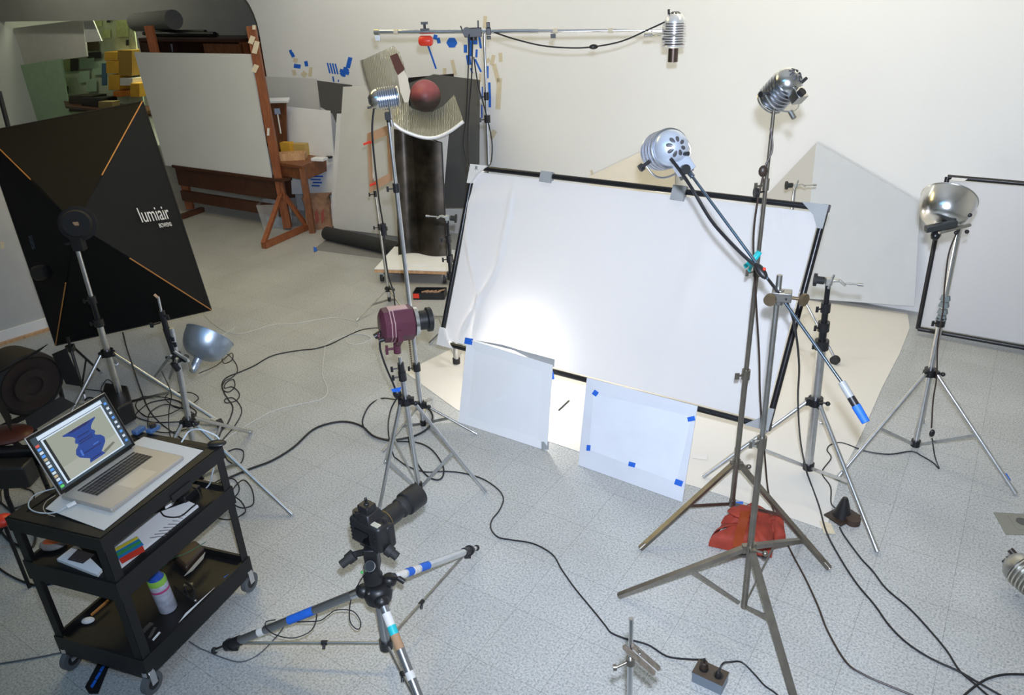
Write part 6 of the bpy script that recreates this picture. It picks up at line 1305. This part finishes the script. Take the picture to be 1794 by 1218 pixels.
cable([D(655, 190, Tt.y), D(652, 230, Tt.y), D(657, 290, Tt.y + .1), D(664, 350, Tt.y + .3), D(671, 392, Tt.y + .4)], .005, cabl, 'black cord hanging from the tall chrome stand lamp to its connector')
mb = MB(); mb.cyl(D(671, 392, Tt.y + .4), D(673, 412, Tt.y + .4), .017, n=14); mb.cyl(D(672, 398, Tt.y + .4), D(673, 404, Tt.y + .4), .022, n=14); solo('cord_connector', mb, blk, 'black twist connector on the cord beside the thin stand', 'connector')
cable([D(673, 412, Tt.y + .4), D(674, 440, Tt.y + .45), D(680, 480, Tt.y + .5), D(690, 515, Tt.y + .5), D(692, 535, Tt.y + .5), (700, 560, .3), (712, 585, .15)], .0045, cabl, 'black cord continuing from the connector down behind the maroon lamp')
cable([D(667, 582, T5.y), D(666, 610, T5.y), D(675, 640, T5.y), D(690, 675, T5.y), D(694, 688, T5.y)], .005, cabl, 'thick black cord from the back of the maroon lamp to its plug')
mb = MB(); mb.ball(D(696, 690, T5.y), .022, (1, .8, 1.15)); pg = solo('plug', mb, blk, 'black plug with blue tape hanging beside the maroon lamp stand', 'plug')
mb = MB(); mb.slab([D(685, 682, T5.y - .02), D(703, 678, T5.y - .02), D(701, 686, T5.y - .02), D(688, 687, T5.y - .02)], Vector((0, -.002, 0))); obj('tape_wrap', mb, bluet, pg)
cable([D(695, 698, T5.y), D(684, 720, T5.y), (680, 750, .2), (684, 780, .1), (690, 800, .01)], .0038, cabl, 'thin black cord dropping from the plug beside the maroon lamp stand')
oo = PB0
cable([D(1175, 278, PB0.y - .09), D(1192, 300, PB0.y - .08), D(1215, 335, PB0.y - .05), D(1245, 385, PB0.y - .12), D(1275, 420, PB0.y - .2), D(1305, 450, PBm.y + .12), D(1326, 468, PBm.y + .09)], .0062, cabl, 'thick black cord running along the slanting boom from the blue-grey spotlight')
cable([D(1345, 488, PBm.y + .05), D(1358, 505, PBm.y - .01), D(1372, 525, PBm.y - .02)], .005, cabl, 'short black cord between the boom switch and the clamp block')

# ------------------------------------------------------------------ light
def area(name, loc, target, w, h, power, col, spread=math.pi):
    l = bpy.data.lights.new(name, 'AREA'); l.shape = 'RECTANGLE'; l.size = w; l.size_y = h; l.energy = power; l.color = col; l.spread = spread
    o = bpy.data.objects.new(name, l); C.objects.link(o); o.location = loc
    o.rotation_euler = (Vector(target) - Vector(loc)).to_track_quat('-Z', 'Y').to_euler(); return o
# camera flash
LP = dict(flash=(1.76, 1.96, 2.38, 300), fill_l=(.70, .55, .22, 60), alcove=(.60, .60, .50, 26), wallfill_r=(.50, .45, .31, 60), wallfill_l=(.36, .36, .33, 60), hotspot=(2.6, 2.5, 2.4, 4), store=(6.0, 6.5, 4.4, 20), front=(.06, .20, .35, 60))
def pw(k):
    r, g, b, e = LP[k]; m = max(r, g, b, 1e-6); return dict(power=e * m, col=(r / m, g / m, b / m))
fl_ = bpy.data.lights.new('camera_flash', 'SPOT'); fl_.energy = pw('flash')['power']; fl_.color = pw('flash')['col']; fl_.spot_size = math.radians(115); fl_.spot_blend = 1.0; fl_.shadow_soft_size = .03
fo = bpy.data.objects.new('camera_flash', fl_); C.objects.link(fo); fo.location = CAM + U_ * .14 + R_ * .03
fo.rotation_euler = (Vector((1.0, 4.6, .9)) - fo.location).to_track_quat('-Z', 'Y').to_euler()
area('ceiling_fill', (-2.2, 5.4, 3.65), (-2.2, 5.4, 0), 2.4, .6, **pw('fill_l'))  # unseen lamp added as warm fill over the left rear
area('alcove_fill', WS(-12.6, 3.5, -.30), WS(-12.6, 1.9, -1.8), 4.0, .2, **pw('alcove'))  # added lamp, out of view, lifting the upper parts of the dark alcove
area('wall_fill', WS(-.2, 3.6, 1.1), WS(.2, 1.7, 0), 3.2, .15, **pw('wallfill_r'))  # unseen strip added to brighten the right part of the back wall
area('wall_fill', WS(-4.3, 3.6, 1.1), WS(-4.3, 1.7, 0), 3.2, .15, **pw('wallfill_l'))  # matching added strip for the left part, no fixture in view
area('storeroom_light', WS(-11.0, 3.5, -2.7), WS(-11.0, 0, -2.7), 1.6, .3, **pw('store'))
area('ceiling_fill', (-1.8, .6, 3.65), (-1.8, .6, 0), 2.4, .6, **pw('front'))  # unseen blue fill added above the front left
p = fpt(.285, .075, -.075)  # added lamp behind the film, stands in for the flash's reflected bright spot
pl = bpy.data.lights.new('hotspot_light', 'POINT'); pl.energy = pw('hotspot')['power']; pl.color = pw('hotspot')['col']; pl.shadow_soft_size = .03
po = bpy.data.objects.new('hotspot_light', pl); C.objects.link(po); po.location = p
l2 = bpy.data.lights.new('film_fill_light', 'POINT'); l2.energy = 10; l2.color = (1, .96, .88); l2.shadow_soft_size = .08  # unseen lamp added to brighten the film from behind
o2 = bpy.data.objects.new('film_fill_light', l2); C.objects.link(o2); o2.location = fpt(.42, .55, -.95)
wd = bpy.data.worlds.new('world'); bpy.context.scene.world = wd; wd.use_nodes = True
wd.node_tree.nodes['Background'].inputs[0].default_value = (.9, .92, 1, 1); wd.node_tree.nodes['Background'].inputs[1].default_value = .02
vs = bpy.context.scene.view_settings; vs.view_transform = 'Standard'; vs.look = 'None'; vs.gamma = 1; vs.use_curve_mapping = False; vs.exposure = 0
